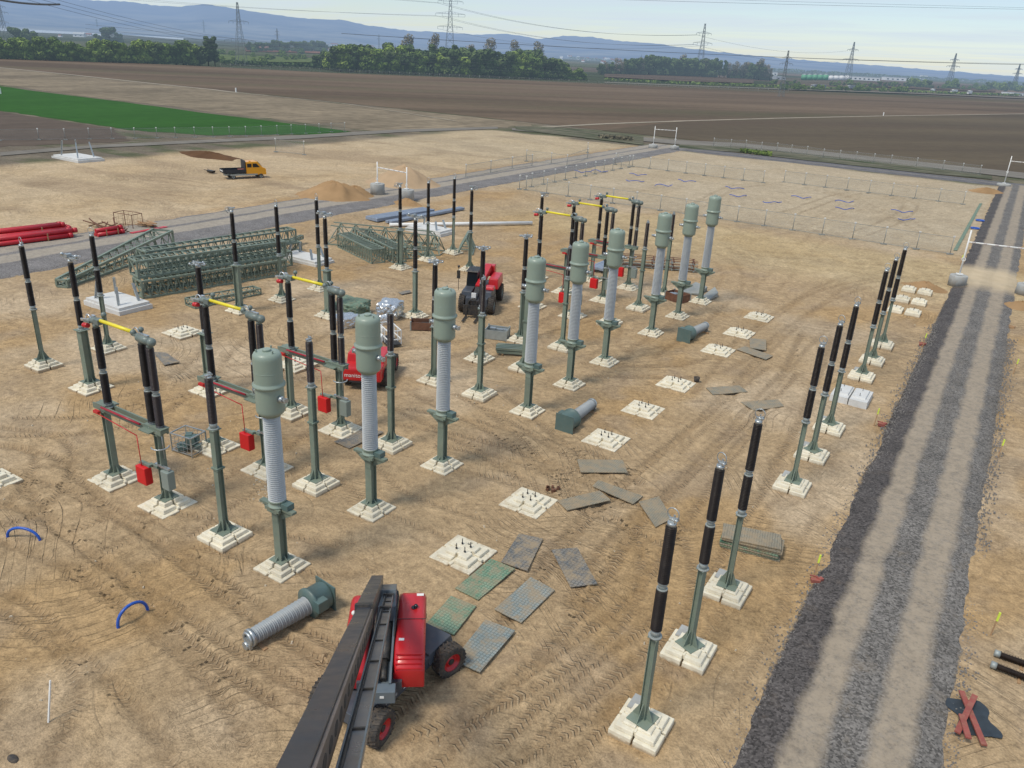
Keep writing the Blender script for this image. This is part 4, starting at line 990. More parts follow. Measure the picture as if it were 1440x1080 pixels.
for y_ in (-.5, .1, 1.6):
    mb = MB(); mb.box(L(1.105, y_, 1.55), (.02, .16, .06), HANG); obj('latch', mb, 'darkmetal', h1)
mb = MB(); mb.tube([L(-.45, 2.0, 2.2), L(-.4, 1.2, 2.35), L(-.42, .2, 2.2), L(-.4, -.8, 1.9)], .025); obj('hydraulic_hose', mb, 'rubber', t)
mb = MB(); mb.tube([L(.18, 1.9, 2.3), L(.22, 1.5, 2.42), L(.2, .8, 2.3), L(.16, 0, 2.05), L(.15, -1, 1.85)], .025); obj('hydraulic_hose', mb, 'rubber', t)

# ------------------------------------------------------------------ telehandler by the posts
tp_ = px(677, 429, 0); dd = px(697, 388)-px(660, 442); t = thing('telehandler', 'red and black telehandler with lowered forks parked in the middle of the site', 'telehandler', (tp_.x, tp_.y, 0), math.atan2(-dd.x, dd.y)); t.scale = (1.12, 1.12, 1.12)
mb = MB(); mb.box((.05, .2, .85), (1.5, 5.0, .6)); mb.box((.7, -1.0, 1.25), (.6, 1.8, .5), top=.85); mb.box((-.75, -.9, 1.2), (.75, 1.9, .45), top=.9); obj('chassis', mb, 'chassis', t, bevel=.04)
mb = MB(); mb.box((.72, 1.35, 1.5), (.75, 2.2, .75), top=.88); obj('engine_hood', mb, 'red', t, bevel=.08)
mb = MB(); mb.box((.72, -1.0, 1.62), (.7, .8, .2), top=.8); obj('mudguard', mb, 'red', t, bevel=.05)
mb = MB(); mb.box((-.65, .3, 1.75), (.85, 1.5, 1.35), top=.85); cb = obj('cab', mb, 'glass', t, bevel=.05)
mb = MB(); mb.box((-.65, .3, 2.46), (.9, 1.5, .09), top=.9); obj('cab_roof', mb, 'darkmetal', cb, bevel=.03)
mb = MB(); mb.bar((.05, 2.3, 2.2), (-.05, -1.2, 1.55), .42, .45); obj('boom', mb, 'red', t, bevel=.03)
mb = MB(); mb.bar((-.05, -1.2, 1.5), (-.05, -2.9, .95), .34, .36); mb.box((-.05, -2.7, .9), (.7, .5, .5)); obj('inner_boom', mb, 'darkmetal', t)
mb = MB(); mb.box((.05, 2.6, 1.9), (.9, .7, .8), top=.9); obj('counterweight', mb, 'red', t, bevel=.06)
mb = MB(); mb.box((-.05, -3.1, .55), (1.25, .08, .7)); 
mb.ring((-.05, -3.0, 1.0), .28, .05, 'y'); obj('fork_carriage', mb, 'darkmetal', t)
for s in (-1, 1):
    mb = MB(); mb.box((-.05+s*.4, -3.75, .14), (.13, 1.25, .05)); mb.box((-.05+s*.4, -3.17, .45), (.13, .05, .6)); obj('fork', mb, 'darkmetal', t)
mb = MB(); mb.box((-.1, -2.5, 1.35), (.3, .12, .42)); obj('licence_panel', mb, 'white', t)
mb = MB(); mb.cyl((-1.35, -1.6, 1.4), (-1.35, -1.6, 3.0), .02, n=6); mb.box((-1.35, -1.62, 2.5), (.22, .05, .55)); mb.sphere((-1.35, -1.6, 3.05), .09); obj('mirror', mb, 'darkmetal', t)
for x, y in ((1.0, 1.7), (-1.0, 1.7), (1.0, -1.7), (-1.0, -1.7)): wheel(t, x, y, .6, .42, 1 if x > 0 else -1, 'greybox', 20, 0, True)

# ------------------------------------------------------------------ red machine behind the second transformer
tp_ = px(512, 545, 0); t = thing('red_machine', 'red machine with white lettering half hidden behind the second transformer', 'machine', (tp_.x, tp_.y, 0), R(28))
mb = MB(); mb.box((0, 0, 1.0), (2.3, 1.2, .8), top=.97); b_ = obj('counterweight', mb, 'red', t, bevel=.12)
lettering('manitou', .34, 'white', b_, (-.42, -.604, .86), (1, 0, 0), (0, 0, 1))
mb = MB(); mb.box((-.7, 1.6, 1.45), (.9, 2.4, .9), top=.85); obj('hood', mb, 'red', t, bevel=.1)
mb = MB(); mb.box((.7, 1.6, 1.35), (.8, 2.4, .7), top=.85); obj('hood', mb, 'red', t, bevel=.1)
mb = MB(); mb.bar((0, -.1, 1.5), (0, 4.2, 1.7), .42, .42); obj('boom', mb, 'white', t, bevel=.03)
mb = MB(); mb.box((0, .1, 1.62), (.55, .6, .42)); mb.cyl((-.2, -.25, 1.75), (.2, -.25, 1.75), .1); obj('boom_pivot', mb, 'darkmetal', t)
mb = MB(); mb.box((0, 1.6, .65), (1.5, 4.0, .4)); obj('chassis', mb, 'chassis', t)
for x, y in ((1.1, .5), (-1.1, .5), (1.1, 3.1), (-1.1, 3.1)): wheel(t, x, y, .52, .42, 1 if x > 0 else -1, 'red', 20)
# basket of that machine: white guard frame
tp_ = px(548, 482, 0); t = thing('work_basket', 'white and black work basket frame on the ground behind the second transformer', 'basket', (tp_.x, tp_.y, 0), R(-30))
mb = MB(); mb.box((0, 0, .16), (2.0, .95, .08)); obj('floor_plate', mb, 'darkmetal', t)
mb = MB()
for z in (.55, 1.15):
    for y in (-.45, .45): mb.bar((-1, y, z), (1, y, z), .06)
    for x in (-1, 1): mb.bar((x, -.45, z), (x, .45, z), .06)
for x in (-1, -.33, .33, 1):
    for y in (-.45, .45): mb.bar((x, y, .2), (x, y, 1.15), .05)
obj('guard_rail', mb, 'white', t)
mb = MB(); mb.box((-.3, -.47, .95), (.7, .12, .3)); obj('control_box', mb, 'white', t)

# ------------------------------------------------------------------ flatbed truck
p0, p1 = px(318, 253, 0), px(371, 251, 0); d = (p1-p0).normalized(); tc_ = (p0+p1)/2+Vector((-d.y, d.x, 0))*1.0
t = thing('flatbed_truck', 'orange double-cab flatbed truck with dark load bed parked beyond the access road', 'truck', (tc_.x, tc_.y, 0), math.atan2(d.y, d.x))
def prof_prism(name, prof, y0, y1, mat, bev=.03):
    mb = MB(); mb.prism([(x, y0, z) for x, z in prof], [(x, y1, z) for x, z in prof]); me = mb.mesh(name)
    bm = bmesh.new(); bm.from_mesh(me); bmesh.ops.recalc_face_normals(bm, faces=bm.faces); bm.to_mesh(me); bm.free(); return obj(name, me, mat, t, bevel=bev)
cabp = [(.25, .55), (.25, 2.35), (1.9, 2.38), (2.55, 1.62), (3.05, 1.38), (3.1, .55)]
prof_prism('cab', cabp, -.98, .98, 'orange', .06)
mb = MB()
for y in (-.985, .985):
    mb.box((.72, y, 1.85), (.62, .03, .5)); mb.prism([(1.2, y-.012, 1.6), (1.2, y-.012, 2.12), (1.72, y-.012, 2.12), (2.2, y-.012, 1.6)], [(1.2, y+.012, 1.6), (1.2, y+.012, 2.12), (1.72, y+.012, 2.12), (2.2, y+.012, 1.6)])
obj('side_windows', mb, 'glass', t)
mb = MB(); mb.quad((1.96, -.85, 2.33), (1.96, .85, 2.33), (2.52, .88, 1.69), (2.52, -.88, 1.69)); o_ = obj('windscreen', mb, 'glass', t); o_.location = (.02, 0, .03)
mb = MB(); mb.box((-1.35, 0, .92), (3.1, 2.0, .1)); 
for y in (-1.0, 1.0): mb.box((-1.35, y, 1.15), (3.1, .05, .42))
mb.box((-2.9, 0, 1.15), (.05, 2.0, .42)); bd = obj('load_bed', mb, 'bedside', t)
mb = MB(); mb.box((.14, 0, 1.75), (.08, 2.0, 1.6)); obj('headboard', mb, 'bedside', t)
mb = MB(); mb.box((-2.94, 0, 1.15), (.03, 1.5, .12)); obj('warning_panel', mb, 'white', t)
mb = MB(); mb.box((-.3, -.3, 1.15), (.8, .7, .35)); obj('red_box', mb, 'salmon', t)
mb = MB(); mb.box((-.1, -1.0, .62), (3.8, .06, .2)); mb.box((-.1, 1.0, .62), (3.8, .06, .2)); mb.box((0, 0, .6), (5.2, .8, .25)); obj('side_skirt', mb, 'joint', t)
for x in (2.3, -1.6):
    for y in (-.9, .9): 
        w_ = wheel(t, 0, 0, .36, .24, 1 if y > 0 else -1, 'joint', 18, 0, False); w_.location = (x, y, .36); w_.rotation_euler = (0, 0, PI/2)
mb = MB(); mb.box((.9, -.6, 2.43), (.2, .25, .12)); obj('roof_beacon', mb, 'orange', t)
p = px(297, 244); tag(obj('wheelbarrow', (lambda m: (m.box((0, 0, .3), (1.0, .5, .3), top=1.3), m.bar((-.4, .2, .35), (-1.2, .3, .5), .06), m.bar((-.4, -.2, .35), (-1.2, -.3, .5), .06), m)[-1])(MB()), 'darkmetal'), 'small dark wheelbarrow lying left of the orange truck', 'wheelbarrow').location = p

# ------------------------------------------------------------------ voltage transformers lying on the ground
def lying(p0, p1, rt_, lb, ribs, near_tank=True):
    """p0 = tank end, p1 = insulator end (world plan points)"""
    d = (p1-p0); Lg = d.length; rz = math.atan2(d.y, d.x); t = thing('lying_transformer', lb, 'transformer', (p0.x, p0.y, 0), rz, 'transformers lying on the ground')
    Mx = Matrix.Rotation(PI/2, 3, 'Y'); r = rt_; tl = Lg*.27; z = r+.02
    mb = MB(); mb.lathe([(r*.8, 0), (r*.95, .03), (r*.98, .1), (r, .14), (r, tl-.16), (r*1.12, tl-.14), (r*1.12, tl-.06), (r*.8, tl-.04), (r*.7, tl)], 26, (0, 0, z), Mx)
    tk = obj('tank', mb, 'tankdark', t)
    mb = MB(); mb.box((.02, 0, z-.02), (.05, r*2.1, r*2.05)); obj('base_plate', mb, 'tankdark', tk)
    mb = MB(); mb.box((tl*.72, r*1.0, z+.12), (.42, .3, .42)); obj('terminal_box', mb, 'tankdark', t, bevel=.02)
    mb = MB(); mb.lathe(shed_profile(tl, Lg-.16, r*.55, r*.68, ribs, .82, .95), 22, (0, 0, z-.04), Mx); obj('insulator', mb, 'greyins2', t)
    mb = MB(); mb.cyl((Lg-.16, 0, z-.04), (Lg-.04, 0, z-.04), r*.62, n=18); mb.ring((Lg-.0, 0, z-.04), r*.42, .05, 'x'); mb.cyl((Lg-.05, -.1, z-.35), (Lg+.08, -.1, z-.35), .14, n=14); mb.box((Lg-.02, .0, z-.22), (.1, .3, .35)); obj('end_fitting', mb, 'zinc', t)
    mb = MB(); mb.box((Lg-.35, 0, .06), (.14, .9, .12)); obj('timber_bearer', mb, 'wood', t)
M['greyins2'] = paint('grey_ribs', (.30, .33, .35), .5, 0, .08, 1, dust=.15)
lying(px(459, 838, .4), px(349, 905, .3), .50, 'grey ribbed transformer lying on its side left of the boom lift', 30)
lying(px(793, 601, .3), px(833, 571, .3), .50, 'transformer lying on the sand between the fourth transformer and the empty foundations', 34)
lying(px(961, 476, .3), px(992, 461, .3), .50, 'most distant transformer lying on its side below the eighth standing one', 34)

# ------------------------------------------------------------------ ground mats
def mat_quad(P, kind, lb, z=.07, th=.035, grp='ground protection mats lying on the sand'):
    c = sum((Vector(p) for p in P), Vector())/len(P); 
    mb = MB(); h = gz(c.x, c.y); b0 = [Vector((p[0]-c.x, p[1]-c.y, 0)) for p in P]
    if (b0[1]-b0[0]).cross(b0[2]-b0[1]).z < 0: b0.reverse()
    # fine grid so that the mat sags slightly
    mb.prism([p for p in b0], [p+Vector((0, 0, th)) for p in b0])
    for p in b0:
        q_ = p*.86; mb.box((q_.x, q_.y, th+.003), (.16, .05, .006), rz=math.atan2(p.y, p.x)+PI/2)
    o = obj('ground_mat', mb, kind); o.location = (c.x, c.y, z+max(h, -.02)); o.rotation_euler = (R(rnd.uniform(-.7, .7)), R(rnd.uniform(-.7, .7)), 0); return tag(o, lb, 'ground mat', grp)
def zc(pts, ox, oy, s): return [px(ox+x/s, oy+y/s, 0) for x, y in pts]
MT = [
 (zc([(475, 362), (582, 385), (512, 530), (395, 490)], 580, 640, 3.1775), 'mat_dark', 'dark perforated mat touching the green mat beside the nearest empty foundation'),
 (zc([(620, 435), (735, 425), (825, 585), (705, 600)], 580, 640, 3.1775), 'mat_dark', 'dark perforated mat lying alone, rightmost of the near mats'),
 (zc([(350, 475), (458, 520), (293, 658), (190, 605)], 580, 640, 3.1775), 'mat_green', 'green mat right below the nearest empty foundation'),
 (zc([(172, 640), (285, 685), (185, 815), (62, 765)], 580, 640, 3.1775), 'mat_green', 'green mat partly under the chassis of the red boom lift'),
 (zc([(528, 558), (635, 615), (485, 760), (365, 700)], 580, 640, 3.1775), 'mat_blue', 'blue-grey mat between the green mat and the dark rightmost mat'),
 (zc([(325, 750), (458, 800), (300, 990), (180, 935)], 580, 640, 3.1775), 'mat_blue', 'blue-grey mat touching the right rear wheel of the boom lift'),
 (zc([(645, 218), (835, 172), (885, 215), (690, 262)], 580, 640, 3.1775), 'mat_mud', 'muddy grey mat right of the second empty foundation'),
 (zc([(830, 118), (1030, 190), (985, 225), (803, 145)], 580, 640, 3.1775), 'mat_mud', 'slanting muddy mat above the mat beside the second empty foundation'),
 (zc([(1010, 215), (1100, 190), (1160, 290), (1085, 330)], 580, 640, 3.1775), 'mat_mud', 'half buried mat in the tyre tracks left of the nearest tall post'),
 (zc([(735, 32), (938, 35), (960, 92), (750, 90)], 580, 640, 3.1775), 'mat_mud', 'grey rectangular mat below the lying transformer in the centre'),
 (zc([(1090, 470), (1275, 455), (1325, 490), (1130, 508)], 720, 430, 4), 'mat_mud', 'pale mat right of the fifth empty foundation'),
 ([px(1041, 567), px(1094, 563.5), px(1102, 573), px(1060, 579)], 'mat_mud', 'grey mat between the empty foundations and the fourth haul road post'),
 (zc([(970, 955), (1060, 925), (1345, 1020), (1275, 1058)], 900, 360, 7.2), 'mat_mud', 'long thin mat touching the sixth empty foundation'),
 (zc([(1105, 845), (1275, 860), (1275, 970), (1110, 945)], 900, 360, 7.2), 'mat_mud', 'small square mat right of the sixth empty foundation'),
 (zc([(440, 775), (600, 700), (720, 720), (525, 812)], 360, 430, 4), 'mat_dark', 'dark mat lying behind the second nearest transformer'),
 (zc([(860, 265), (935, 270), (1010, 322), (925, 340)], 0, 430, 4), 'mat_dark', 'dark plate lying behind the paired insulators of the nearest disconnector'),
 (zc([(605, 85), (715, 65), (735, 85), (640, 108)], 470, 400, 6.75), 'mat_dark', 'thin dark plate left of the post in front of the box trusses'),
]
for P_, k, lb in MT: mat_quad(P_, k, lb)
# stack of mats
t = thing('mat_stack', 'stack of grey-green ground mats behind the third haul road post', 'mat stack', px(1056, 770, 0)*1.0, R(12)); t.location.z = 0
for i in range(7):
    mb = MB(); mb.box((rnd.uniform(-.08, .08), rnd.uniform(-.06, .06), .06+i*.075), (2.35, 1.15, .05), R(rnd.uniform(-3, 3))); o_ = obj('ground_mat', mb, 'mat_mud' if i > 4 else 'mat_green' if i % 2 else 'mat_mud', t)

# ------------------------------------------------------------------ blue hose loops
def hose(p0, p1, hgt, lb, r=.055, grp='blue hoses sticking out of the sand'):
    c = (p0+p1)/2; d = p1-p0; pts = []
    for k in range(17):
        a = PI*k/16; pts.append(Vector((-d.x/2*math.cos(a), -d.y/2*math.cos(a), -.05+(hgt+.05)*math.sin(a)**.75)))
    mb = MB(); mb.tube(pts, r, 8); o = obj('blue_hose', mb, 'blue'); o.location = (c.x, c.y, 0); return tag(o, lb, 'hose', grp)
hose(px(11, 757), px(57, 762), .55, 'blue hose arch near the left edge of the photo')
hose(px(166, 883), px(208, 859), .62, 'blue hose arch in the sand left of the lying ribbed transformer')
FH = [(820, 243), (843, 242), (897, 247), (893, 256), (933, 262), (966, 256), (1033, 266), (1040, 277), (1087, 286), (1127, 279), (1188, 285), (1190, 295), (1269, 299), (1277, 310)]
for i, (u, v) in enumerate(FH):
    c = px(u, v); mb = MB(); pts = []; a0 = rnd.uniform(0, 3)
    for k in range(12): pts.append(Vector((-1.5+.27*k, .45*math.sin(k*.55+a0), .06+.22*abs(math.sin(k*.4+a0)))))
    mb.tube(pts, .055, 6); o = obj('blue_hose', mb, 'blue'); o.location = c; o.rotation_euler = (0, 0, TH+rnd.uniform(-.3, .3)); tag(o, f'{ORD[i] if i < 12 and i else ("first" if i == 0 else ["thirteenth", "last"][i-12])} from the left of the small blue hoses in the far fenced area', 'hose', 'blue hoses in the far fenced area')
for i, (u, v) in enumerate([(1378, 311), (1371, 322)]):
    mb = MB(); mb.ring((0, 0, .12), .5, .09, 'z'); o = obj('hose_coil', mb, 'blue'); o.location = px(u, v); tag(o, ['upper', 'lower'][i]+' blue hose coil beside the green net strip left of the road', 'hose', 'blue hose coils by the net')

# ------------------------------------------------------------------ lattice steel
def lattice_box(name, p0, p1, w0, w1, h0, h1, lb, grp, z=0.0, n=12, c=.11, br=.055, mat='steel'):
    d = p1-p0; Lg = d.length; t = thing(name, lb, 'lattice truss', (p0.x, p0.y, z), math.atan2(d.y, d.x), grp)
    def pt(x, s, u): f = x/Lg; return Vector((x, s*(w0+(w1-w0)*f)/2, .06+u*(h0+(h1-h0)*f)))
    mb = MB()
    for s in (-1, 1):
        for u in (0, 1): mb.bar(pt(0, s, u), pt(Lg, s, u), c)
    obj('chord', mb, mat, t)
    mb = MB(); xs = [Lg*k/n for k in range(n+1)]
    for k in range(n):
        a, b = xs[k], xs[k+1]; m_ = (a+b)/2
        for s in (-1, 1): mb.bar(pt(a, s, 0), pt(m_, s, 1), br, br*.6); mb.bar(pt(m_, s, 1), pt(b, s, 0), br, br*.6)
        for u in (0, 1): mb.bar(pt(a, -1, u), pt(m_, 1, u), br, br*.6); mb.bar(pt(m_, 1, u), pt(b, -1, u), br, br*.6)
    for a in (0, Lg):
        for u in (0, 1): mb.bar(pt(a, -1, u), pt(a, 1, u), c*.8)
        for s in (-1, 1): mb.bar(pt(a, s, 0), pt(a, s, 1), c*.8)
        mb.bar(pt(a, -1, 0), pt(a, 1, 1), br)
    obj('bracing', mb, mat, t); return t
GL = 'green lattice trusses stacked on the ground at the left'
lattice_box('lattice_truss', px(88, 404), px(232, 350), .9, 1.9, .5, 1.7, 'tapered green lattice column lying at the far left of the lattice stack', GL, 0, 13, .2, .08)
lattice_box('lattice_truss', px(196, 417), px(396, 384), 1.5, 1.5, 1.25, 1.25, 'front bottom truss of the left lattice stack', GL, 0, 20, .15, .075)
lattice_box('lattice_truss', px(200, 407), px(404, 372), 1.4, 1.5, 1.25, 1.25, 'rear bottom truss of the left lattice stack', GL, 0, 20, .15, .075)
lattice_box('lattice_truss', px(193, 414), px(398, 381), 1.5, 1.3, 1.2, 1.2, 'front top truss of the left lattice stack', GL, 1.42, 20, .15, .075)
lattice_box('lattice_truss', px(205, 398), px(412, 360), 1.4, 1.2, 1.15, 1.1, 'rear top truss of the left lattice stack', GL, 1.42, 20, .14, .07)
lattice_box('lattice_truss', px(215, 390), px(420, 352), 1.2, .9, 1.0, .8, 'low narrow truss at the very back of the left lattice stack', GL, 0, 20, .13, .07)
lattice_box('lattice_truss', px(268, 432), px(362, 412), 1.3, 1.0, .5, .4, 'flat low lattice frame in front of the left stack', GL, 0, 7, .09)
lattice_box('lattice_truss', px(395, 355), px(425, 343), .35, .3, .3, .3, 'pair of thin steel sections sticking out right of the left lattice stack', GL, .5, 5, .1)
GR = 'green lattice trusses between the back row posts'
lattice_box('lattice_truss', px(484, 347), px(532, 371), 1.3, 1.3, 1.3, 1.3, 'left box truss of the pair pointing toward the camera', GR, 0, 14, .12, .065)
lattice_box('lattice_truss', px(508, 342), px(562, 370), 1.3, 1.3, 1.3, 1.3, 'right box truss of the pair pointing toward the camera', GR, 0, 14, .12, .065)
def tri_truss(p0, p1, w, h, lb, grp, n=7, z=0):
    d = p1-p0; Lg = d.length; t = thing('lattice_truss', lb, 'lattice truss', (p0.x, p0.y, z), math.atan2(d.y, d.x), grp)
    mb = MB()
    for s in (-1, 1): mb.bar((0, s*w/2, .06), (Lg, s*w/2, .06), .13)
    mb.bar((0, 0, h), (Lg-.5, 0, h), .10); obj('chord', mb, 'steel', t)
    mb = MB()
    for k in range(n+1):
        x = Lg*k/n
        for s in (-1, 1):
            mb.bar((x, s*w/2, .06), (min(x+Lg/n/2, Lg-.4), 0, h), .08, .05)
            if k: mb.bar((x, s*w/2, .06), (max(x-Lg/n/2, 0), 0, h), .08, .05)
        mb.bar((x, -w/2, .06), (x, w/2, .06), .07, .05)
    obj('bracing', mb, 'steel', t)
tri_truss(px(466, 341), px(622, 357), 2.0, 1.7, 'front triangular truss behind the two box trusses', GR, 7)
tri_truss(px(470, 333), px(615, 347), 1.8, 1.5, 'rear triangular truss behind the two box trusses', GR, 7)
tri_truss(px(540, 362), px(612, 362), 1.4, .7, 'low triangular truss right of the two box trusses', GR, 4)
p = px(656, 352); t = thing('lattice_truss', 'row of leaning triangular steel frames behind the bracket-topped post at right', 'lattice truss', p, PI/2+TH, GR)
for k in range(4):
    mb = MB(); x = -2.0+k*1.2; mb.bar((x, -.75, .05), (x+.5, 0, 1.5), .13); mb.bar((x, .75, .05), (x+.5, 0, 1.5), .13); mb.bar((x+.15, -.5, .5), (x+.15, .5, .5), .09); obj('frame', mb, 'steel', t)
mb = MB(); mb.bar((-1.6, 0, 1.5), (2.2, 0, 1.5), .1); mb.bar((-2, -.75, .08), (1.8, -.75, .08), .1); mb.bar((-2, .75, .08), (1.8, .75, .08), .1); obj('chord', mb, 'steel', t)

# planks and tube
def plank(p0, p1, w_, h_, lb, mat='planks', grp='long steel planks on the sand', z=.1):
    d = p1-p0; c = (p0+p1)/2; mb = MB(); n = max(1, int(w_/.45))
    for k in range(n): mb.box((0, (k-(n-1)/2)*w_/n, h_/2), (d.length+rnd.uniform(-.3, .3), w_/n-.03, h_)); mb.box((0, (k-(n-1)/2)*w_/n, h_+.01), (d.length*.98, .05, .03))
    o = obj('steel_planks', mb, mat); o.location = (c.x, c.y, z); o.rotation_euler = (0, 0, math.atan2(d.y, d.x)); return tag(o, lb, 'planks', grp)
plank(px(523, 311), px(602, 298), 2.0, .35, 'wide bundle of blue-grey steel planks behind the triangular trusses')
plank(px(546, 315), px(650, 295), .9, .25, 'narrow long blue-grey plank right of the wide bundle')
mb = MB(); p0, p1 = px(548, 319), px(748, 316); d = p1-p0; mb.cyl((0, 0, .22), (d.length, 0, .22), .2, n=14); o = obj('long_pipe', mb, 'white'); o.location = p0; o.rotation_euler = (0, 0, math.atan2(d.y, d.x)); tag(o, 'long white pipe lying across the sand behind the back row posts', 'pipe')
# bluish sheets behind disconnectors
o = plank(px(838, 384), px(866, 372), 1.6, .2, 'pale blue panels lying under the far disconnectors', 'planks', 'pale blue panels', .3)
# red pipes
def pipes(u0, v0, u1, v1, n, r, lb, layers=2):
    p0, p1 = px(u0, v0), px(u1, v1); d = (p1-p0); t = thing('pipe_bundle', lb, 'pipes', (p0.x, p0.y, 0), math.atan2(d.y, d.x), 'red pipes beyond the access road')
    for l in range(layers):
        for k in range(n-l):
            mb = MB(); y = (k+l*.5)*2.1*r; z = r+.15+l*1.8*r; e = rnd.uniform(-.4, .4); mb.cyl((e, y, z), (d.length+e, y, z), r, n=14); mb.cyl((d.length+e, y, z), (d.length+e+.35, y, z), r*1.15, n=14); pk = obj('pipe', mb, 'redpipe', t)
            mb = MB(); mb.cyl((d.length+e+.352, y, z), (d.length+e+.356, y, z), r*.95, n=12); obj('pipe_end', mb, 'rubber', pk)
    for f in (.25, .75):
        mb = MB(); x = d.length*f; mb.box((x, n*r, .07), (.12, n*2.2*r, .14)); mb.box((x, -r*1.2, r*2), (.08, .06, r*3.8)); obj('timber_bearer', mb, 'wood', t)
M['redpipe'] = paint('red_pipe', (.50, .018, .03), .4, 0, .12, .5, dust=.05)
pipes(-40, 354, 100, 336, 3, .21, 'front bundle of red pipes at the left edge beyond the access road')
pipes(-40, 343, 90, 327, 3, .21, 'rear bundle of red pipes at the left edge beyond the access road')
pipes(141, 335, 173, 330, 2, .2, 'short bundle of red pipes strapped in timber frames')
p0, p1 = px(185, 330), px(234, 321); d = p1-p0; mb = MB(); mb.box((d.length/2, 0, .1), (d.length, .5, .2)); o = obj('red_beam', mb, 'redpipe'); o.location = p0; o.rotation_euler = (0, 0, math.atan2(d.y, d.x)); tag(o, 'long flat red profile lying right of the strapped pipes', 'profile')

# ------------------------------------------------------------------ crates, cages, bundles
def cage(p, sx, sy, sz, lb, rz, mat='zinc', fill='tankdark', grp=None, name='wire_cage', cat='crate', mesh=.22):
    t = thing(name, lb, cat, (p.x, p.y, 0), rz, grp); mb = MB()
    for z in (.12, sz):
        mb.bar((-sx/2, -sy/2, z), (sx/2, -sy/2, z), .05); mb.bar((-sx/2, sy/2, z), (sx/2, sy/2, z), .05); mb.bar((-sx/2, -sy/2, z), (-sx/2, sy/2, z), .05); mb.bar((sx/2, -sy/2, z), (sx/2, sy/2, z), .05)
    for x in (-1, 1):
        for y in (-1, 1): mb.bar((x*sx/2, y*sy/2, 0), (x*sx/2, y*sy/2, sz), .05)
    obj('frame', mb, mat, t); mb = MB(); k = int(sx/mesh)
    for i in range(1, k): mb.bar((-sx/2+i*sx/k, -sy/2, .12), (-sx/2+i*sx/k, -sy/2, sz), .015); mb.bar((-sx/2+i*sx/k, sy/2, .12), (-sx/2+i*sx/k, sy/2, sz), .015)
    for i in range(1, int(sz/mesh)): z = i*mesh; mb.bar((-sx/2, -sy/2, z), (sx/2, -sy/2, z), .015); mb.bar((sx/2, -sy/2, z), (sx/2, sy/2, z), .015); mb.bar((-sx/2, -sy/2, z), (-sx/2, sy/2, z), .015)
    obj('wire_mesh', mb, mat, t)
    if fill:
        mb = MB()
        for i in range(7): mb.box((rnd.uniform(-.3, .3)*sx, rnd.uniform(-.3, .3)*sy, rnd.uniform(.2, .65)*sz), (rnd.uniform(.2, .5)*sx, rnd.uniform(.2, .5)*sy, rnd.uniform(.15, .4)*sz), rnd.uniform(0, 3))
        obj('contents', mb, fill, t)
    return t
cage(px(267, 634), 1.25, .95, 1.0, 'wire mesh cage of dark fittings behind the nearest disconnector', R(8))
cage(px(182, 320), 2.4, 1.3, 1.5, 'empty rusty cage frame beyond the access road', R(10), 'rust', None, None, 'rusty_cage', mesh=.5)
def crate(p, sx, sy, sz, lb, rz, mat, inner='darkmetal', grp=None):
    t = thing('crate', lb, 'crate', (p.x, p.y, 0), rz, grp); mb = MB(); th = .05
    mb.box((0, 0, .1), (sx, sy, .08)); mb.box((0, -sy/2, sz/2), (sx, th, sz-.1)); mb.box((0, sy/2, sz/2), (sx, th, sz-.1)); mb.box((-sx/2, 0, sz/2), (th, sy-.1, sz-.1)); mb.box((sx/2, 0, sz/2), (th, sy-.1, sz-.1))
    obj('box_walls', mb, mat, t); mb = MB()
    for x in (-1, 1):
        for y in (-1, 1): mb.box((x*sx/2, y*sy/2, sz/2+.02), (.1, .1, sz))
    obj('corner_post', mb, 'joint', t); mb = MB()
    for i in range(8): mb.box((rnd.uniform(-.35, .35)*sx, rnd.uniform(-.3, .3)*sy, rnd.uniform(.3, .8)*sz), (rnd.uniform(.2, .5)*sx, rnd.uniform(.1, .3)*sy, .12), rnd.uniform(-.3, .3))
    obj('contents', mb, inner, t)
crate(px(593, 462), 1.5, 1.0, .65, 'low dark crate between the third transformer and the slim post', R(35), 'rust')
crate(px(699, 475), 1.5, 1.1, .75, 'grey metal crate in front of the telehandler forks', R(20), 'joint', 'zinc')
crate(px(952, 423), 1.7, 1.2, .75, 'brown crate behind the eighth standing transformer', R(-18), 'rust', 'zinc')
t = thing('steel_bundle', 'bundle of green steel sections left of the fourth transformer', 'steel bundle', px(722, 497), R(-2)+TH)
for i in range(4):
    for j in range(2):
        mb = MB(); mb.box((rnd.uniform(-.1, .1), (i-1.5)*.28, .2+j*.22), (2.3, .16, .16)); obj('steel_section', mb, 'steel', t)
mb = MB(); mb.box((.7, 0, .06), (.1, 1.2, .1)); obj('timber_bearer', mb, 'wood', t); mb = MB(); mb.box((-.7, 0, .06), (.1, 1.2, .1)); obj('timber_bearer', mb, 'wood', t)
def foil(p, s, lb, mat='foil'):
    me = bpy.data.meshes.new('foil_bundle'); bm = bmesh.new(); bmesh.ops.create_icosphere(bm, subdivisions=4, radius=1)
    for v in bm.verts:
        c = v.co; m_ = max(abs(c.x), abs(c.y), abs(c.z)); q_ = c.lerp(c/m_, .55); n_ = fbm(np.array([c.x*3.1+p.x]), np.array([c.y*3.3+c.z*2.7]), 4)[0]; n2 = fbm(np.array([c.x*9+c.z*7+p.y]), np.array([c.y*9-c.z*5]), 2)[0]
        v.co = Vector((q_.x*s[0], q_.y*s[1], q_.z*s[2]))*(.82+.3*n_+.14*(n2-.5))
    bm.to_mesh(me); bm.free(); me.materials.append(M[mat]); o = obj('foil_bundle', me, None); o.location = (p.x, p.y, s[2]*.8); o.rotation_euler = (0, 0, rnd.uniform(0, 3)); return tag(o, lb, 'bundle', 'wrapped bundles behind the second transformer')
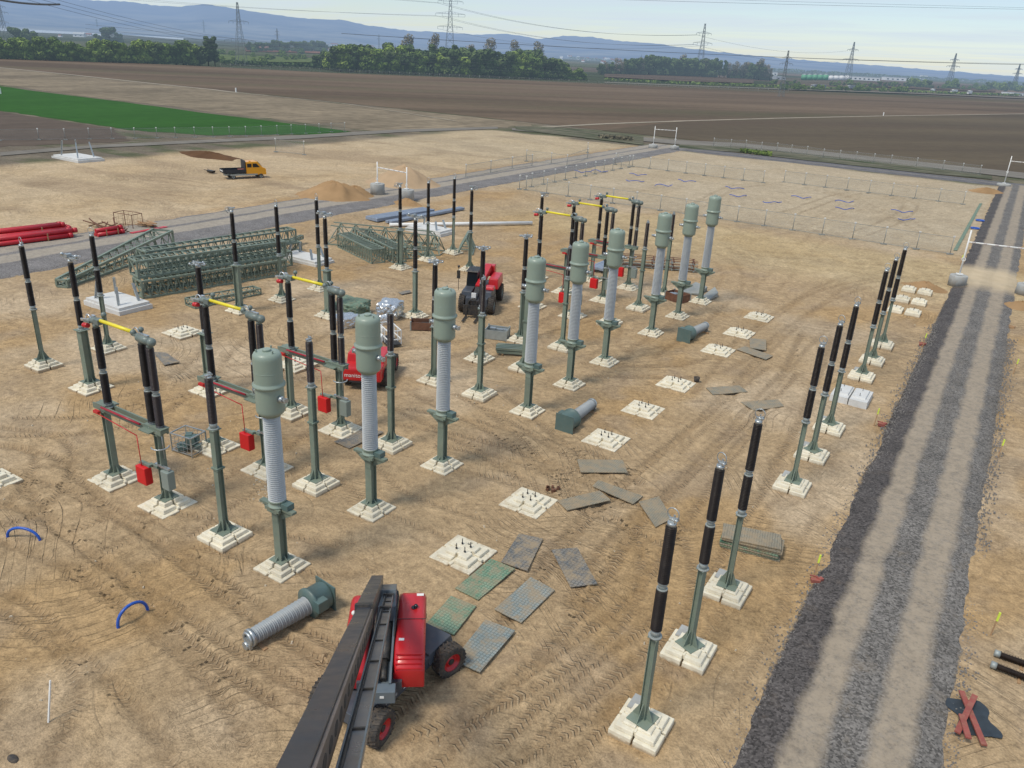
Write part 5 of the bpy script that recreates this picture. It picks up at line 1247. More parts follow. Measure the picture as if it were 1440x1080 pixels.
foil(px(549, 446), (1.0, .9, .75), 'large crumpled silver foil bundle above the second transformer')
foil(px(489, 458), (.8, .8, .5), 'silver foil bundle behind the third disconnector insulators')
foil(px(541, 456), (.4, .35, .4), 'small white wrapped bundle below the large foil bundle', 'bright')
t = foil(px(495, 440), (1.3, 1.1, .6), 'grey-green covered pile right of the third disconnector', 'net')
t = thing('pallet_stack', 'pile of pallets and rods behind the eighth transformer', 'pallets', px(925, 377), TH+R(-6))
for i in range(6):
    mb = MB()
    for k in range(8): mb.box((-3.4+k*.95+rnd.uniform(-.1, .1), 0, .1+i*.16), (.12, 1.6, .08))
    for y in (-.7, 0, .7): mb.box((0, y, .18+i*.16), (7.2+rnd.uniform(-.4, .4), .1, .05))
    obj('pallet', mb, 'rust' if i % 2 else 'joint', t)
for (u0, u1, v0, v1, lb) in ((958, 992, 398, 412, 'left grey sheet lying behind the farthest transformer'), (985, 1007, 405, 420, 'right grey sheet lying behind the farthest transformer')):
    mb = MB(); P_ = [px(u0, v1, .1), px(u1-10, v1+3, .1), px(u1+2, v1-3, .1), px(u0+20, v0, .1)]; c = P_[0].copy(); 
    a = [p-c for p in P_]
    if (a[1]-a[0]).cross(a[2]-a[1]).z < 0: a.reverse()
    mb.prism(a, [p+Vector((0, 0, .12+.25*(i_ == 2))) for i_, p in enumerate(a)]); o = obj('grey_sheet', mb, 'greysheet'); o.location = c; tag(o, lb, 'sheet', 'grey sheets behind the transformers')
# timber pile / small pallets beyond the road
mb = MB()
for k in range(9): mb.box((rnd.uniform(-.8, .8), rnd.uniform(-.5, .5), .1+k*.07), (1.8, .2, .07), rnd.uniform(-.5, .5))
o = obj('timber_pile', mb, 'wood'); o.location = px(208, 320); tag(o, 'small timber pile right of the rusty cage', 'timber')
mb = MB()
for k in range(14): mb.bar((rnd.uniform(-3, 3), rnd.uniform(-1, 1), .1), (rnd.uniform(-3, 3), rnd.uniform(-1, 1), rnd.uniform(.2, 1.1)), .09)
o = obj('scrap_pile', mb, 'rust'); o.location = px(155, 323); tag(o, 'scattered rusty frames behind the short red pipes', 'scrap')
# rust stubs at foundations
for (u, v, lb) in ((776, 690, 'clump of rusty rods at the corner of the second empty foundation'), (979, 538, 'black bucket at the corner of the fifth empty foundation')):
    mb = MB()
    if u == 776:
        for k in range(9): mb.box((rnd.uniform(-.3, .3), rnd.uniform(-.2, .2), .1), (.14, .1, .22), rnd.uniform(0, 3))
    else: mb.lathe([(.14, 0), (.2, .36), (.17, .36), (.13, .05)], 14)
    o = obj('rusty_rods' if u == 776 else 'bucket', mb, 'rust' if u == 776 else 'rubber'); o.location = px(u, v); tag(o, lb, 'rods' if u == 776 else 'bucket')

# ------------------------------------------------------------------ right edge: tarp, red timbers, black tubes, stakes
p = px(1367, 1012); mb = MB(); n = 10
for j in range(n+1):
    for i in range(n+1):
        x, y = (i/n-.5)*1.1, (j/n-.5)*1.5; mb.v.append((x*(1+.2*math.sin(j)), y, .03+.12*fbm(np.array([x*4.]), np.array([y*4.]), 3)[0]))
for j in range(n):
    for i in range(n): a = j*(n+1)+i; mb.f.append((a, a+1, a+n+2, a+n+1)); mb.sm.append(True)
o = obj('tarpaulin', mb, 'tarp'); o.location = p; o.rotation_euler = (0, 0, R(25)); tag(o, 'dark crumpled tarpaulin under the red timbers at lower right', 'tarpaulin')
for k, (q0, q1) in enumerate([((1352, 972), (1384, 1048)), ((1371, 978), (1346, 1030)), ((1352, 1005), (1362, 1038))]):
    a, b = px(*q0, .2+.07*k), px(*q1, .2+.07*k); mb = MB(); mb.bar(a-a, b-a, .17, .06); o = obj('timber', mb, 'salmon'); o.location = a; tag(o, ['longest red timber, lying on top of the dark tarpaulin', 'red timber crossing under the longest one on the tarpaulin', 'shortest red timber on the tarpaulin'][k], 'timber', 'red timbers on the tarpaulin')
for k, (q0, q1) in enumerate([((1402, 919), (1475, 945)), ((1397, 935), (1475, 965))]):
    a, b = px(*q0, .2), px(*q1, .2); d = b-a; t = thing('spare_insulator', ['upper', 'lower'][k]+' of two black ribbed insulators lying at the right edge', 'insulator', a, math.atan2(d.y, d.x), 'black insulators lying at the right edge')
    mb = MB(); mb.lathe(shed_profile(.1, d.length, .09, .135, 34), 14, (0, 0, 0), Matrix.Rotation(PI/2, 3, 'Y')); obj('insulator', mb, 'black', t); mb = MB(); mb.cyl((-.08, 0, 0), (.1, 0, 0), .12, n=14); obj('end_fitting', mb, 'joint', t)
    mb = MB(); mb.box((d.length*.5, 0, -.16), (.1, .5, .08)); obj('timber_bearer', mb, 'wood', t)
ST = [(1425, 525, 'stake right of the road level with the farthest haul road posts'), (1403, 643, 'stake right of the road level with the fourth haul road post'), (1392, 895, 'yellow-topped stake right of the road above the black insulators'), (1144, 812, 'yellow-topped stake left of the road beside the mat stack'), (1297, 488, 'yellow-topped stake left of the road near the farthest posts'), (1229, 598, 'yellow-topped stake left of the road near the fifth foundation'), (1350, 372, 'white stake beside the left concrete base of the near gate')]
for u, v, lb in ST:
    t = thing('marker_stake', lb, 'stake', px(u, v), 0, 'yellow-topped marker stakes along the road'); mb = MB(); mb.bar((0, 0, -.1), (.04, .03, .7), .045); obj('stake', mb, 'wood', t); mb = MB(); mb.bar((.045, .03, .7), (.06, .045, 1.05), .07); obj('stake_top', mb, 'fenceyellow', t)
for u, v, lb in ((1146, 819, 'red and pale broken marker beside the stake near the mat stack'), (1296, 486, 'red marker at the road edge near the farthest posts'), (1239, 599, 'red marker beside the road near the fifth foundation'), (1422, 462, 'pale debris clump on the right road shoulder')):
    mb = MB(); mb.box((0, 0, .08), (.34, .2, .16), .4); mb.box((.15, .14, .14), (.2, .16, .1), 1.0); mb.box((-.1, .1, .2), (.3, .05, .05), .2); o = obj('broken_marker', mb, 'salmon' if u != 1422 else 'wood'); o.location = px(u, v); tag(o, lb, 'marker', 'small red markers at the road edge')
mb = MB(); mb.bar((0, 0, 0), (-.12, .35, 1.3), .04); o = obj('survey_stake', mb, 'wood'); mb = None; o.location = px(68, 1019); o.data.materials.clear(); o.data.materials.append(M['white']); tag(o, 'thin white survey stick standing at lower left', 'stick')
mb = MB(); mb.sphere((0, 0, .06), .22, sc=(1, .55, .35)); o = obj('black_cap', mb, 'rubber'); o.location = px(19, 1070); tag(o, 'black oval cap lying in the bottom left corner', 'cap')

M['wornstone'] = paint('worn_stone', (.46, .39, .29), .9, 0, .2, 4)
# debris stones (loose, uncountable)
mb = MB()
for k in range(260):
    if k < 60: c = px(rnd.gauss(372, 8), rnd.gauss(690, 14))
    elif k < 90: c = px(rnd.gauss(975, 30), rnd.gauss(420, 12))
    else:
        c = W(rnd.uniform(8, 70), rnd.uniform(2, 40))
    s = rnd.uniform(.03, .08); mb.box((c.x, c.y, gz(c.x, c.y)+s*.3), (s*rnd.uniform(1, 2), s, s*.8), rnd.uniform(0, 3), top=.6)
stuff(tag(obj('loose_stones', mb, 'wornstone'), 'scattered small pale stones on the sand', 'stones'))
for i in range(1): pass
# shoulder stones of the road
mb = MB()
for k in range(5200):
    a = rnd.uniform(15, 70)**1.0; e = rnd.choice([2.9, -2.5, 2.6, -2.3, 0.2]); b = e+rnd.gauss(0, .24); s = rnd.uniform(.015, .045)*(1+a*.01)
    mb.box((-b, a, .05+s*.2+(.08 if abs(b) < 2 else 0)), (s*rnd.uniform(1, 1.6), s*1.1, s), rnd.uniform(0, 3), top=.6)
M['stone'] = paint('road_stone', (.20, .185, .17), .9, 0, .3, 8)
stuff(tag(obj('loose_gravel', mb, 'stone'), 'loose dark gravel along the haul road shoulders', 'gravel'))

# ------------------------------------------------------------------ sand heaps
def heap(name, pc, rx, ry, h, lb, mat, rz=0, grp='heaps of earth'):
    mb = MB(); n, m_ = 40, 14
    for j in range(m_+1):
        t_ = j/m_
        for i in range(n):
            a = 2*PI*i/n; nz = fbm(np.array([math.cos(a)*1.6+pc.x]), np.array([math.sin(a)*1.6+t_*2]), 4)[0]; rr = t_*(.8+.45*nz)
            z = h*(.5+.5*math.cos(PI*min(1, t_*1.02)))*(.8+.4*nz)-.12*t_
            mb.v.append((math.cos(a)*rx*rr, math.sin(a)*ry*rr, z+.22*(rnd.random()-.5)*(1-t_)))
    for j in range(m_):
        for i in range(n): mb.f.append((j*n+i, (j+1)*n+i, (j+1)*n+(i+1) % n, j*n+(i+1) % n)); mb.sm.append(True)
    o = obj(name, mb, mat); o.location = (pc.x, pc.y, 0); o.rotation_euler = (0, 0, rz); return tag(o, lb, 'heap', grp)
M['heap_sand'] = paint('heap_sand', (.42, .30, .19), .95, 0, .12, .35, bump=.8, bscale=2, spec=.1)
M['heap_brown'] = paint('heap_brown', (.33, .21, .11), .95, 0, .2, .3, bump=1, bscale=1.6, spec=.1)
M['heap_dark'] = paint('heap_dark', (.12, .065, .035), .95, 0, .2, .3, spec=.1)
heap('sand_heap', px(570, 259), 6.5, 5.5, 2.5, 'pale cone of sand behind the left gate of the access road', 'heap_sand')
heap('sand_heap', px(472, 277), 6.2, 4.4, 1.9, 'brown earth heap left of the gate, beyond the access road', 'heap_brown')
heap('sand_heap', px(500, 276), 3.5, 3.0, 1.3, 'lower brown shoulder of earth just left of the gate base', 'heap_brown')
heap('sand_heap', px(295, 219), 9, 3, .6, 'low dark brown strip of earth behind the orange truck', 'heap_dark', R(0))
heap('sand_heap', px(575, 288), 3.2, 1.6, .7, 'small sandy ramp below the right gate base', 'heap_brown')
heap('sand_heap', px(1300, 404), 2.6, 1.8, .5, 'low orange mound left of the near right gate base', 'heap_brown')
heap('sand_heap', px(1435, 432), 2.2, 1.6, .5, 'low orange mound below the right gate base at the edge', 'heap_brown')
heap('sand_heap', px(1388, 270), 4, 2.5, .7, 'small distant mound beside the farthest gate on the road', 'heap_brown')

# ------------------------------------------------------------------ height gates over the roads
M['bandgrey'] = paint('band_grey', (.55, .5, .48), .5)
def gate(pl, pr, h, lb, base=True, bh=.95, br=.65, bar_z=None, red=True):
    c = (pl+pr)/2; d = pr-pl; t = thing('height_gate', lb, 'gate', (c.x, c.y, 0), math.atan2(d.y, d.x), 'white height-limit gates over the roads'); Lh = d.length/2
    for s in (-1, 1):
        if base: mb = MB(); mb.lathe([(br, -.1), (br, bh-.06), (br*.94, bh)], 22, (s*Lh, 0, 0)); obj('concrete_base', mb, 'grey_concrete', t)
        mb = MB(); mb.cyl((s*Lh, 0, bh*.5), (s*Lh, 0, h), .075, n=10); mb.box((s*Lh, 0, bh+.1), (.6, .3, .12)); mb.ring((s*Lh, -.06, h*.48), .16, .04, 'y'); obj('gate_post', mb, 'white', t)
    z = bar_z or h-.7; mb = MB(); mb.cyl((-Lh, 0, z), (Lh, 0, z), .07, n=10); cb = obj('crossbar', mb, 'white', t)
    mb = MB()
    for k in range(6):
        x = -Lh+d.length*(k+.5)/6; mb.cyl((x-.15, 0, z), (x+.15, 0, z), .076, n=10)
    obj('crossbar_bands', mb, 'bandgrey', cb)
gate(px(531, 274), px(572, 283), 4.3, 'white gate on concrete cylinders over the access road left of centre', True, 1.5, .95)
gate(px(918, 209), px(948, 211), 4.9, 'distant white gate where the access road meets the ring road', True, .9, 1.0)
gate(px(1345, 401), px(1440, 414), 5.3, 'near white gate on concrete cylinders over the haul road', True, 1.0, .8, 4.2)
gate(px(1411, 262), px(1475, 269), 5.5, 'far white gate over the haul road at the right edge', True, .5, 1.2, 4.6)

# ------------------------------------------------------------------ fences
M['wire'] = None
mt_, nt_ = new_mat('wire_mesh'); q_ = N(nt_); b_ = q_.n('ShaderNodeBsdfPrincipled'); b_.inputs['Base Color'].default_value = (.38, .38, .34, 1); tr = q_.n('ShaderNodeBsdfTransparent'); mx_ = q_.n('ShaderNodeMixShader'); mx_.inputs[0].default_value = .14
q_.l(tr.outputs[0], mx_.inputs[1]); q_.l(b_.outputs[0], mx_.inputs[2]); o_ = q_.n('ShaderNodeOutputMaterial'); q_.l(mx_.outputs[0], o_.inputs[0]); M['wire'] = mt_
M['fencegrey'] = paint('fence_grey', (.30, .31, .29), .5, .3, .1, 2)
def fence(P, lb, h=2.0, name='construction_fence', dot=True, pr=.045, grp='wire mesh site fences'):
    c = P[0].copy(); t = thing(name, lb, 'fence', c, 0, grp)
    for i, p in enumerate(P):
        a = p-c; mb = MB(); mb.cyl((a.x, a.y, 0), (a.x, a.y, h), pr, n=6); mb.box((a.x, a.y, .08), (.7, .25, .16), rz=TH); po = obj('fence_post', mb, 'fencegrey', t)
        if dot: mb = MB(); mb.box((a.x, a.y, h+.05), (.22, .08, .14), rz=TH); obj('fence_clip', mb, 'white', po)
    mb = MB(); mbs = [MB(), MB()]
    for p, q in zip(P[:-1], P[1:]):
        a, b = p-c, q-c; mb.quad(a+Vector((0, 0, .15)), b+Vector((0, 0, .15)), b+Vector((0, 0, h-.05)), a+Vector((0, 0, h-.05)))
        for m_, z in zip(mbs, (.15, h-.05)): m_.bar(a+Vector((0, 0, z)), b+Vector((0, 0, z)), pr*.9)
    obj('wire_mesh', mb, 'wire', t)
    for m_ in mbs: obj('fence_rail', m_, 'fencegrey', t)
rowp = [W(101.2, b) for b in np.arange(60.5, 4, -3.5)]
fence(rowp, 'near wire fence line crossing the site behind the farthest transformers')
fence([W(141+.0*b, b) for b in np.arange(65, 36, -3.5)], 'left half of the far wire fence line with blue hoses in front')
fence([W(145, b) for b in np.arange(34.5, 3, -3.5)], 'right half of the far wire fence line before the ring road')
fence([px(*p) for p in ((740, 227), (775, 231), (797, 234), (826, 224), (826, 215))], 'short angled wire fence left of the access road')
fence([px(*p) for p in ((655, 250), (690, 244), (720, 238), (748, 234))], 'wire fence panels along the left side of the access road')
fence([px(*p) for p in ((388, 214), (428, 218))], 'single fence panel with grey screening behind the orange truck', 2.3)
fence([W(a, 61.5) for a in np.arange(101, 142, 3.5)], 'wire fence running beside the access road to the far fence', 2.0)
fence([px(*p) for p in ((0, 198), (55, 197), (92, 197), (126, 196), (158, 195.5), (190, 195), (221, 194.5), (247, 194), (274, 193.5), (300, 193), (323, 192.5), (346, 192), (368, 191), (390, 190), (410, 189), (430, 188), (449, 187), (466, 186), (485, 185))], 'long perimeter fence with white clips along the green field', 1.9, 'perimeter_fence', grp='perimeter fences')
fence([px(*p) for p in ((1003, 206), (1027, 208), (1048, 209), (1070, 212), (1092, 213), (1112, 216), (1134, 218), (1157, 222), (1180, 224), (1203, 226), (1228, 229), (1252, 231), (1288, 235), (1325, 239), (1352, 243), (1377, 246))], 'perimeter fence with white clips between farm road and brown field', 1.9, 'perimeter_fence', grp='perimeter fences')
# net strip beside the road
P_ = [W(a, 4.4) for a in np.arange(104, 152, 3)]; mb = MB()
for p, q in zip(P_[:-1], P_[1:]): mb.quad(p-P_[0]+Vector((0, 0, .05)), q-P_[0]+Vector((0, 0, .05)), q-P_[0]+Vector((.4, 0, .1)), p-P_[0]+Vector((.4, 0, .1)))
o = obj('net_strip', mb, 'net'); o.location = P_[0]; tag(o, 'sagging green net strip along the left shoulder of the haul road', 'net')
# ------------------------------------------------------------------ trees
def leaf_mat(name, c1, c2, c3=None):
    m, nt = new_mat(name); q = N(nt); tc = q.n('ShaderNodeTexCoord'); oi = q.n('ShaderNodeObjectInfo')
    n1 = q.noise(tc.outputs['Object'], .32, 4, .6); c = q.mix(q.mapr(n1, .38, .62), c1, c2)
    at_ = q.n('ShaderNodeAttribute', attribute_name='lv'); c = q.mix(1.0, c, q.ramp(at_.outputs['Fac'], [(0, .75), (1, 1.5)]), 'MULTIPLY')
    c = q.mix(1.0, c, q.mix(oi.outputs['Random'], (.75, .8, .75), (1.25, 1.15, 1.05)), 'MULTIPLY')
    b = q.n('ShaderNodeBsdfPrincipled'); q.l(c, b.inputs['Base Color']); b.inputs['Roughness'].default_value = .8; b.inputs['Specular IOR Level'].default_value = .15
    haze_out(q, b.outputs[0], 4200, (.28, .38, .50)); return m
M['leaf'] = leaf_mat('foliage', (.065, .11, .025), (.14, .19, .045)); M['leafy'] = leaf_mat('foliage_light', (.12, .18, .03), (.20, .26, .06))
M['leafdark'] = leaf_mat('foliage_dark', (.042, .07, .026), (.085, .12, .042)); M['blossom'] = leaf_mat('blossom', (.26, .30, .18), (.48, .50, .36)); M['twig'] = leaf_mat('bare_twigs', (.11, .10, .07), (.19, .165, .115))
M['bark'] = paint('bark', (.07, .055, .04), .9, 0, .2, 1, haze=True)
def crown_mesh(seed, wid, hgt, base, n, leaf, shape='round', dens=1.0):
    r = random.Random(seed); me = bpy.data.meshes.new('crown'); V = []; F = []; LV = []; lobes = []
    for k in range(11 if shape != 'tall' else 9):
        a = r.uniform(0, 2*PI); 
        if shape == 'tall': c = Vector((math.cos(a)*wid*.12, math.sin(a)*wid*.12, base+(hgt-base)*(.1+.82*k/8))); rad = wid*.5*(.75-.35*abs(k/8-.4))*r.uniform(.8, 1.2)
        else:
            f = r.random(); c = Vector((math.cos(a)*wid*.30*r.uniform(.3, 1), math.sin(a)*wid*.30*r.uniform(.3, 1), base+(hgt-base)*(.10+.70*f))); rad = wid*r.uniform(.18, .30)*(1.15-.4*f)
        lobes.append((c, rad))
    for i in range(n):
        c, rad = r.choice(lobes); d = Vector((r.gauss(0, 1), r.gauss(0, 1), r.gauss(0, 1))).normalized(); p = c+Vector((d.x, d.y, d.z*.85))*rad*(r.uniform(.55, 1.05)**.6)
        if p.z < base*.6: continue
        u = Vector((r.gauss(0, 1), r.gauss(0, 1), r.gauss(0, .6))).normalized(); w_ = d.cross(u).normalized(); s = leaf*r.uniform(.6, 1.3); u = (u+d*.3).normalized()
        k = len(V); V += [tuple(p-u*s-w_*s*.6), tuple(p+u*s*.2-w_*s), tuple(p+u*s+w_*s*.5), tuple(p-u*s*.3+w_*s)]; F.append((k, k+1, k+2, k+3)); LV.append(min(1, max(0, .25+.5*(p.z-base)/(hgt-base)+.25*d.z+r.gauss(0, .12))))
    me.from_pydata(V, [], F); at_ = me.attributes.new('lv', 'FLOAT', 'FACE'); at_.data.foreach_set('value', LV); me.update(); return me
def trunk_mesh(hgt, r0, spread, seed):
    r = random.Random(seed); mb = MB(); mb.cyl((0, 0, -.3), (0, 0, hgt*.45), r0, r0*.6, n=7); mb.cyl((0, 0, hgt*.45), (.2, .1, hgt*.85), r0*.6, r0*.2, n=6)
    for k in range(6):
        a = k*1.05+r.random(); z = hgt*r.uniform(.28, .6); mb.cyl((0, 0, z), (math.cos(a)*spread*.4, math.sin(a)*spread*.4, z+hgt*.22), r0*.35, r0*.1, n=5)
    return mb.mesh('trunk')
KIND = {}
for k, (wid, hgt, base, n, lf, sh, mt_) in {'round': (9, 11, -.3, 1800, .48, 'round', 'leaf'), 'round2': (10, 10, -.6, 1800, .5, 'round', 'leafdark'), 'light': (8, 9.5, -.3, 1600, .48, 'round', 'leafy'), 'tall': (6, 15, 2.0, 1300, .45, 'tall', 'leafdark'),
        'bare': (9, 17, 3.5, 1000, .34, 'tall', 'twig'), 'blossom': (7, 7.5, .8, 1000, .42, 'round', 'blossom'), 'bush': (6, 4, .1, 600, .4, 'round', 'leaf')}.items():
    vs = []
    for sd in (1, 2):
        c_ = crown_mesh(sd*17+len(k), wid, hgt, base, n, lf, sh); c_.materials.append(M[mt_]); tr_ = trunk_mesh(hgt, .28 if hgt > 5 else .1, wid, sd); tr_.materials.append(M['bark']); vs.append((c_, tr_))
    KIND[k] = (vs, hgt)
CNT = {}
def tree(u, v, top, kind, label, group, dv=0):
    P = px(u, v); h = max(3, pz(0, top, (P.x, P.y)) if False else 0)
    # height from the image row of the crown top
    hh = pz(u, top, (P.x, P.y)); vs, H = KIND[kind]; s = hh/H; c_, tr_ = vs[rnd.randrange(2)]
    name = {'bush': 'bush', 'bare': 'bare_tree', 'blossom': 'blossom_tree'}.get(kind, 'tree'); t = thing(name, label, 'bush' if kind == 'bush' else 'tree', (P.x, P.y, 0), rnd.uniform(0, 6.28), group); w_ = rnd.uniform(.9, 1.15)
    t.scale = (s*w_, s*w_, s); obj('crown', c_, None, t); obj('trunk', tr_, None, t); return t
# left belt
GB = 'trees in the belt at the far left'
def lerp(x, P):
    for (a, b), (c, d) in zip(P[:-1], P[1:]):
        if x <= c: return b+(d-b)*(x-a)/(c-a)
    return P[-1][1]
baseL = [(-60, 80), (0, 82), (150, 87), (300, 91)]; x = -25; i = 0
while x < 306:
    k = rnd.choice(['round', 'round', 'round2', 'light', 'round']); v = lerp(x, baseL); top = v-rnd.uniform(26, 38)
    if 285 < x: k = 'tall'; top = v-40
    tree(x, v+.8, top, k, {'round': 'mid-green rounded tree in the far left belt at the field edge', 'round2': 'dark green rounded tree in the far left belt', 'light': 'pale green tree in the far left belt', 'tall': 'dark upright tree at the right end of the left belt'}[k], GB+{'round': '', 'round2': ', dark', 'light': ', pale', 'tall': ', upright'}[k]); x += rnd.uniform(9, 13)
for u, v, tp, lb in ((134, 86.5, 66, 'first white blossoming tree in the left belt, narrow'), (193, 88, 64, 'broad white blossoming tree in the left belt'), (72, 84.5, 62, 'pale blossoming tree in the left belt near the photo edge'), (2, 82.5, 66, 'pale blossoming bush at the left photo edge'), (248, 89.5, 74, 'small pale blossoming bush near the right end of the left belt')): tree(u, v, tp, 'blossom', lb, 'white blossoming trees')
for u, v, tp in ((22, 62, 36), (38, 63, 40), (46, 63, 38), (140, 62, 46), (155, 61, 36), (168, 60, 44), (150, 60, 42)): tree(u, v, tp, 'round2', 'dark tree standing farther back behind the left belt', 'trees behind the left belt')
# middle belt
baseM = [(440, 94), (480, 100), (650, 107), (830, 113)]; topM = [(440, 80), (455, 68), (480, 62), (560, 62), (640, 66), (760, 72), (800, 90), (826, 100)]; x = 440
while x < 826:
    k = rnd.choice(['round', 'round2', 'light', 'round', 'round2', 'tall']) if x < 780 else 'round'
    v = lerp(x, baseM); top = lerp(x, topM)+rnd.uniform(-3, 7)
    tree(x, v, top, k, {'round': 'mid-green tree in the long belt across the middle', 'round2': 'dark green tree in the long belt across the middle', 'light': 'pale green tree in the long belt across the middle', 'tall': 'upright dark tree in the long belt across the middle'}[k], 'trees of the long middle belt'+{'round': '', 'round2': ', dark', 'light': ', pale', 'tall': ', upright'}[k])
    if rnd.random() < .6: tree(x+rnd.uniform(-3, 3), v-3, top+rnd.uniform(-4, 4), 'round2', 'dark green tree in the long belt across the middle', 'trees of the long middle belt, dark')
    x += rnd.uniform(6.5, 9.5)
for u, tp in ((572, 50), (611, 49), (686, 55), (724, 58), (755, 59), (660, 63)): tree(u, 100, tp, 'bare', f'tall bare-crowned tree rising above the middle belt, {["first","second","third","fourth","fifth","sixth"][[572,611,660,686,724,755].index(u)]} from left', 'tall bare trees above the middle belt')
# scattered bushes between
for k in range(26):
    u = rnd.uniform(306, 470); v = rnd.uniform(72, 90); tree(u, v, v-rnd.uniform(5, 9), 'bush', 'scattered bush on the meadow between the two tree belts', 'bushes between the tree belts')
for k in range(16):
    u = 350+k*7.2; tree(u, 72+rnd.uniform(-1, 1), 55+rnd.uniform(-1, 4), 'round2', 'dark tree in the distant row left of the middle belt', 'trees of the distant row')
# right belt
x = 845
baseR = [(845, 104), (960, 107), (1085, 113)]; topR = [(845, 88), (880, 80), (930, 76), (960, 78), (1000, 82), (1040, 88), (1065, 84), (1085, 95)]
while x < 1087:
    v = lerp(x, baseR); top = lerp(x, topR)+rnd.uniform(-2, 4); k = rnd.choice(['bare', 'tall', 'round2', 'bare', 'round2'])
    tree(x, v, top, k, {'bare': 'brownish leafless tree in the right belt', 'tall': 'upright dark tree in the right belt', 'round2': 'dark bushy tree in the right belt'}[k], 'trees of the right belt'+{'bare': ', leafless', 'tall': ', upright', 'round2': ', dark'}[k])
    if k == 'bare': tree(x+1, v, top+8, 'round2', 'dark bushy tree in the right belt', 'trees of the right belt, dark')
    x += rnd.uniform(4.5, 7)
x = 1085
while x < 1450:
    v = 117+(x-1085)*.028+rnd.uniform(-1, 2); k = 'bush' if rnd.random() < .4 else 'round2'
    if not (1125 < x < 1160): tree(x, v, v-rnd.uniform(4.5, 8.5)-(6 if 1280 < x < 1310 or 1330 < x < 1345 else 0)-(4 if x > 1385 else 0), k, 'distant bush by the highway' if k == 'bush' else 'distant dark tree by the highway', 'distant bushes by the highway' if k == 'bush' else 'distant trees by the highway')
    x += rnd.uniform(5, 9)
for k in range(26):
    u = rnd.uniform(1100, 1270); tree(u, 126+(u-1100)*.02, 118+rnd.uniform(-1, 3)+(u-1100)*.02, 'bush', 'bush along the near side of the highway', 'bushes on the near side of the highway')
# far woods as masses
def wood(name, pts, h, lb, n=2600, mat='leafdark', lf=2.2, depth=60):
    me = bpy.data.meshes.new(name); V = []; F = []; LV = []; r = random.Random(len(pts)*7+int(pts[0][0]+500))
    P = [px(u, v) for u, v in pts]; L = [(P[i+1]-P[i]).length for i in range(len(P)-1)]; T = sum(L)
    for k in range(n):
        s = r.random()*T; i = 0
        while s > L[i] and i < len(L)-1: s -= L[i]; i += 1
        p = P[i].lerp(P[i+1], min(1, s/L[i])); out = p.normalized()*r.uniform(0, depth)
        hh = h*(.55+.6*vn(np.array([k*0+p.x*.02]), np.array([p.y*.02]))[0]); z = hh*math.sqrt(r.random()); p = p+out+Vector((0, 0, z)); sz = lf*r.uniform(.6, 1.4)
        d = Vector((r.gauss(0, 1), r.gauss(0, 1), r.gauss(0, 1))).normalized(); u_ = d.orthogonal().normalized(); w_ = d.cross(u_); k0 = len(V)
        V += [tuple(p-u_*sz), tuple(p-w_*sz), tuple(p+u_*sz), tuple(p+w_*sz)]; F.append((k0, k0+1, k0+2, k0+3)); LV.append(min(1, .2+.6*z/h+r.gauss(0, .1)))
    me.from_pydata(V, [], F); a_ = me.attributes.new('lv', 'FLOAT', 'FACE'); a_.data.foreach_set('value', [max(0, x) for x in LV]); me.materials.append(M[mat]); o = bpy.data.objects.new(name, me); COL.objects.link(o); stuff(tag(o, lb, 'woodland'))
wood('distant_wood', [(-40, 34), (60, 37), (160, 41), (260, 47)], 16, 'hazy dark woodland in front of the hills at the left', 2200, depth=250, lf=3)
wood('distant_wood', [(255, 50), (330, 55), (440, 63), (560, 69), (700, 76)], 15, 'hazy woodland between village and hills behind the middle belt', 2600, depth=400, lf=3.5)
wood('distant_wood', [(800, 84), (900, 90), (1000, 97), (1120, 104), (1300, 113), (1460, 121)], 15, 'long hazy woodland strip under the hills at the right', 4200, depth=350, lf=3.2)
wood('hedge_row', [(312, 91), (400, 94), (480, 98)], 3, 'low dark hedge along the field edge left of the middle belt', 700, depth=12, lf=1.0)
wood('hedge_row', [(850, 113), (980, 119), (1090, 123), (1200, 126), (1330, 132), (1460, 136)], 2.2, 'low green roadside vegetation along the highway', 2200, 'leaf', 1.1, 14)

# ------------------------------------------------------------------ far buildings
M['wall_far'] = paint('far_white_wall', (.75, .74, .72), .8, haze=True); M['roof_far'] = paint('far_red_roof', (.22, .10, .075), .8, haze=True); M['roof_grey'] = paint('far_grey_roof', (.42, .44, .46), .6, haze=True)
M['silo'] = paint('silo_green', (.12, .34, .20), .6, haze=True); M['poly'] = paint('polytunnel_white', (.42, .46, .50), .6, haze=True, vscale=.01); M['pylon'] = paint('pylon_steel', (.15, .17, .17), .6, haze=True); M['farglass'] = paint('far_window', (.03, .04, .05), .3, haze=True)
M['lorrydark'] = paint('lorry_grey', (.3, .32, .34), .6, haze=True)
HL = random.Random(21)
def house(u, v, wpx, hpx, wallm, roofm, lb, grp, rz=None):
    P = px(u, v); D = (P-Vector((0, 0, CAMZ))).dot(CF); s = D/FOC; w_, h = wpx*s, hpx*s; d = min(w_*.7, 25)
    t = thing('house', lb, 'house', (P.x, P.y, 0), TH+(HL.uniform(-.5, .5) if rz is None else rz), grp)
    mb = MB(); mb.box((0, 0, h*.31), (w_, d, h*.62)); wl = obj('wall', mb, wallm, t)
    mb = MB(); e = w_*.53; f = d*.56; z = h*.62; mb.prism([(-e, -f, z), (e, -f, z), (e, f, z), (-e, f, z)], [(-e, -.05, h), (e, -.05, h), (e, .05, h), (-e, .05, h)]); obj('roof', mb, roofm, t)
    for x in (-.25, .2):
        mb = MB(); mb.box((x*w_, -d/2-.02, h*.34), (w_*.12, .1, h*.16)); obj('window', mb, 'farglass', t)
GV = 'small houses of the distant villages'
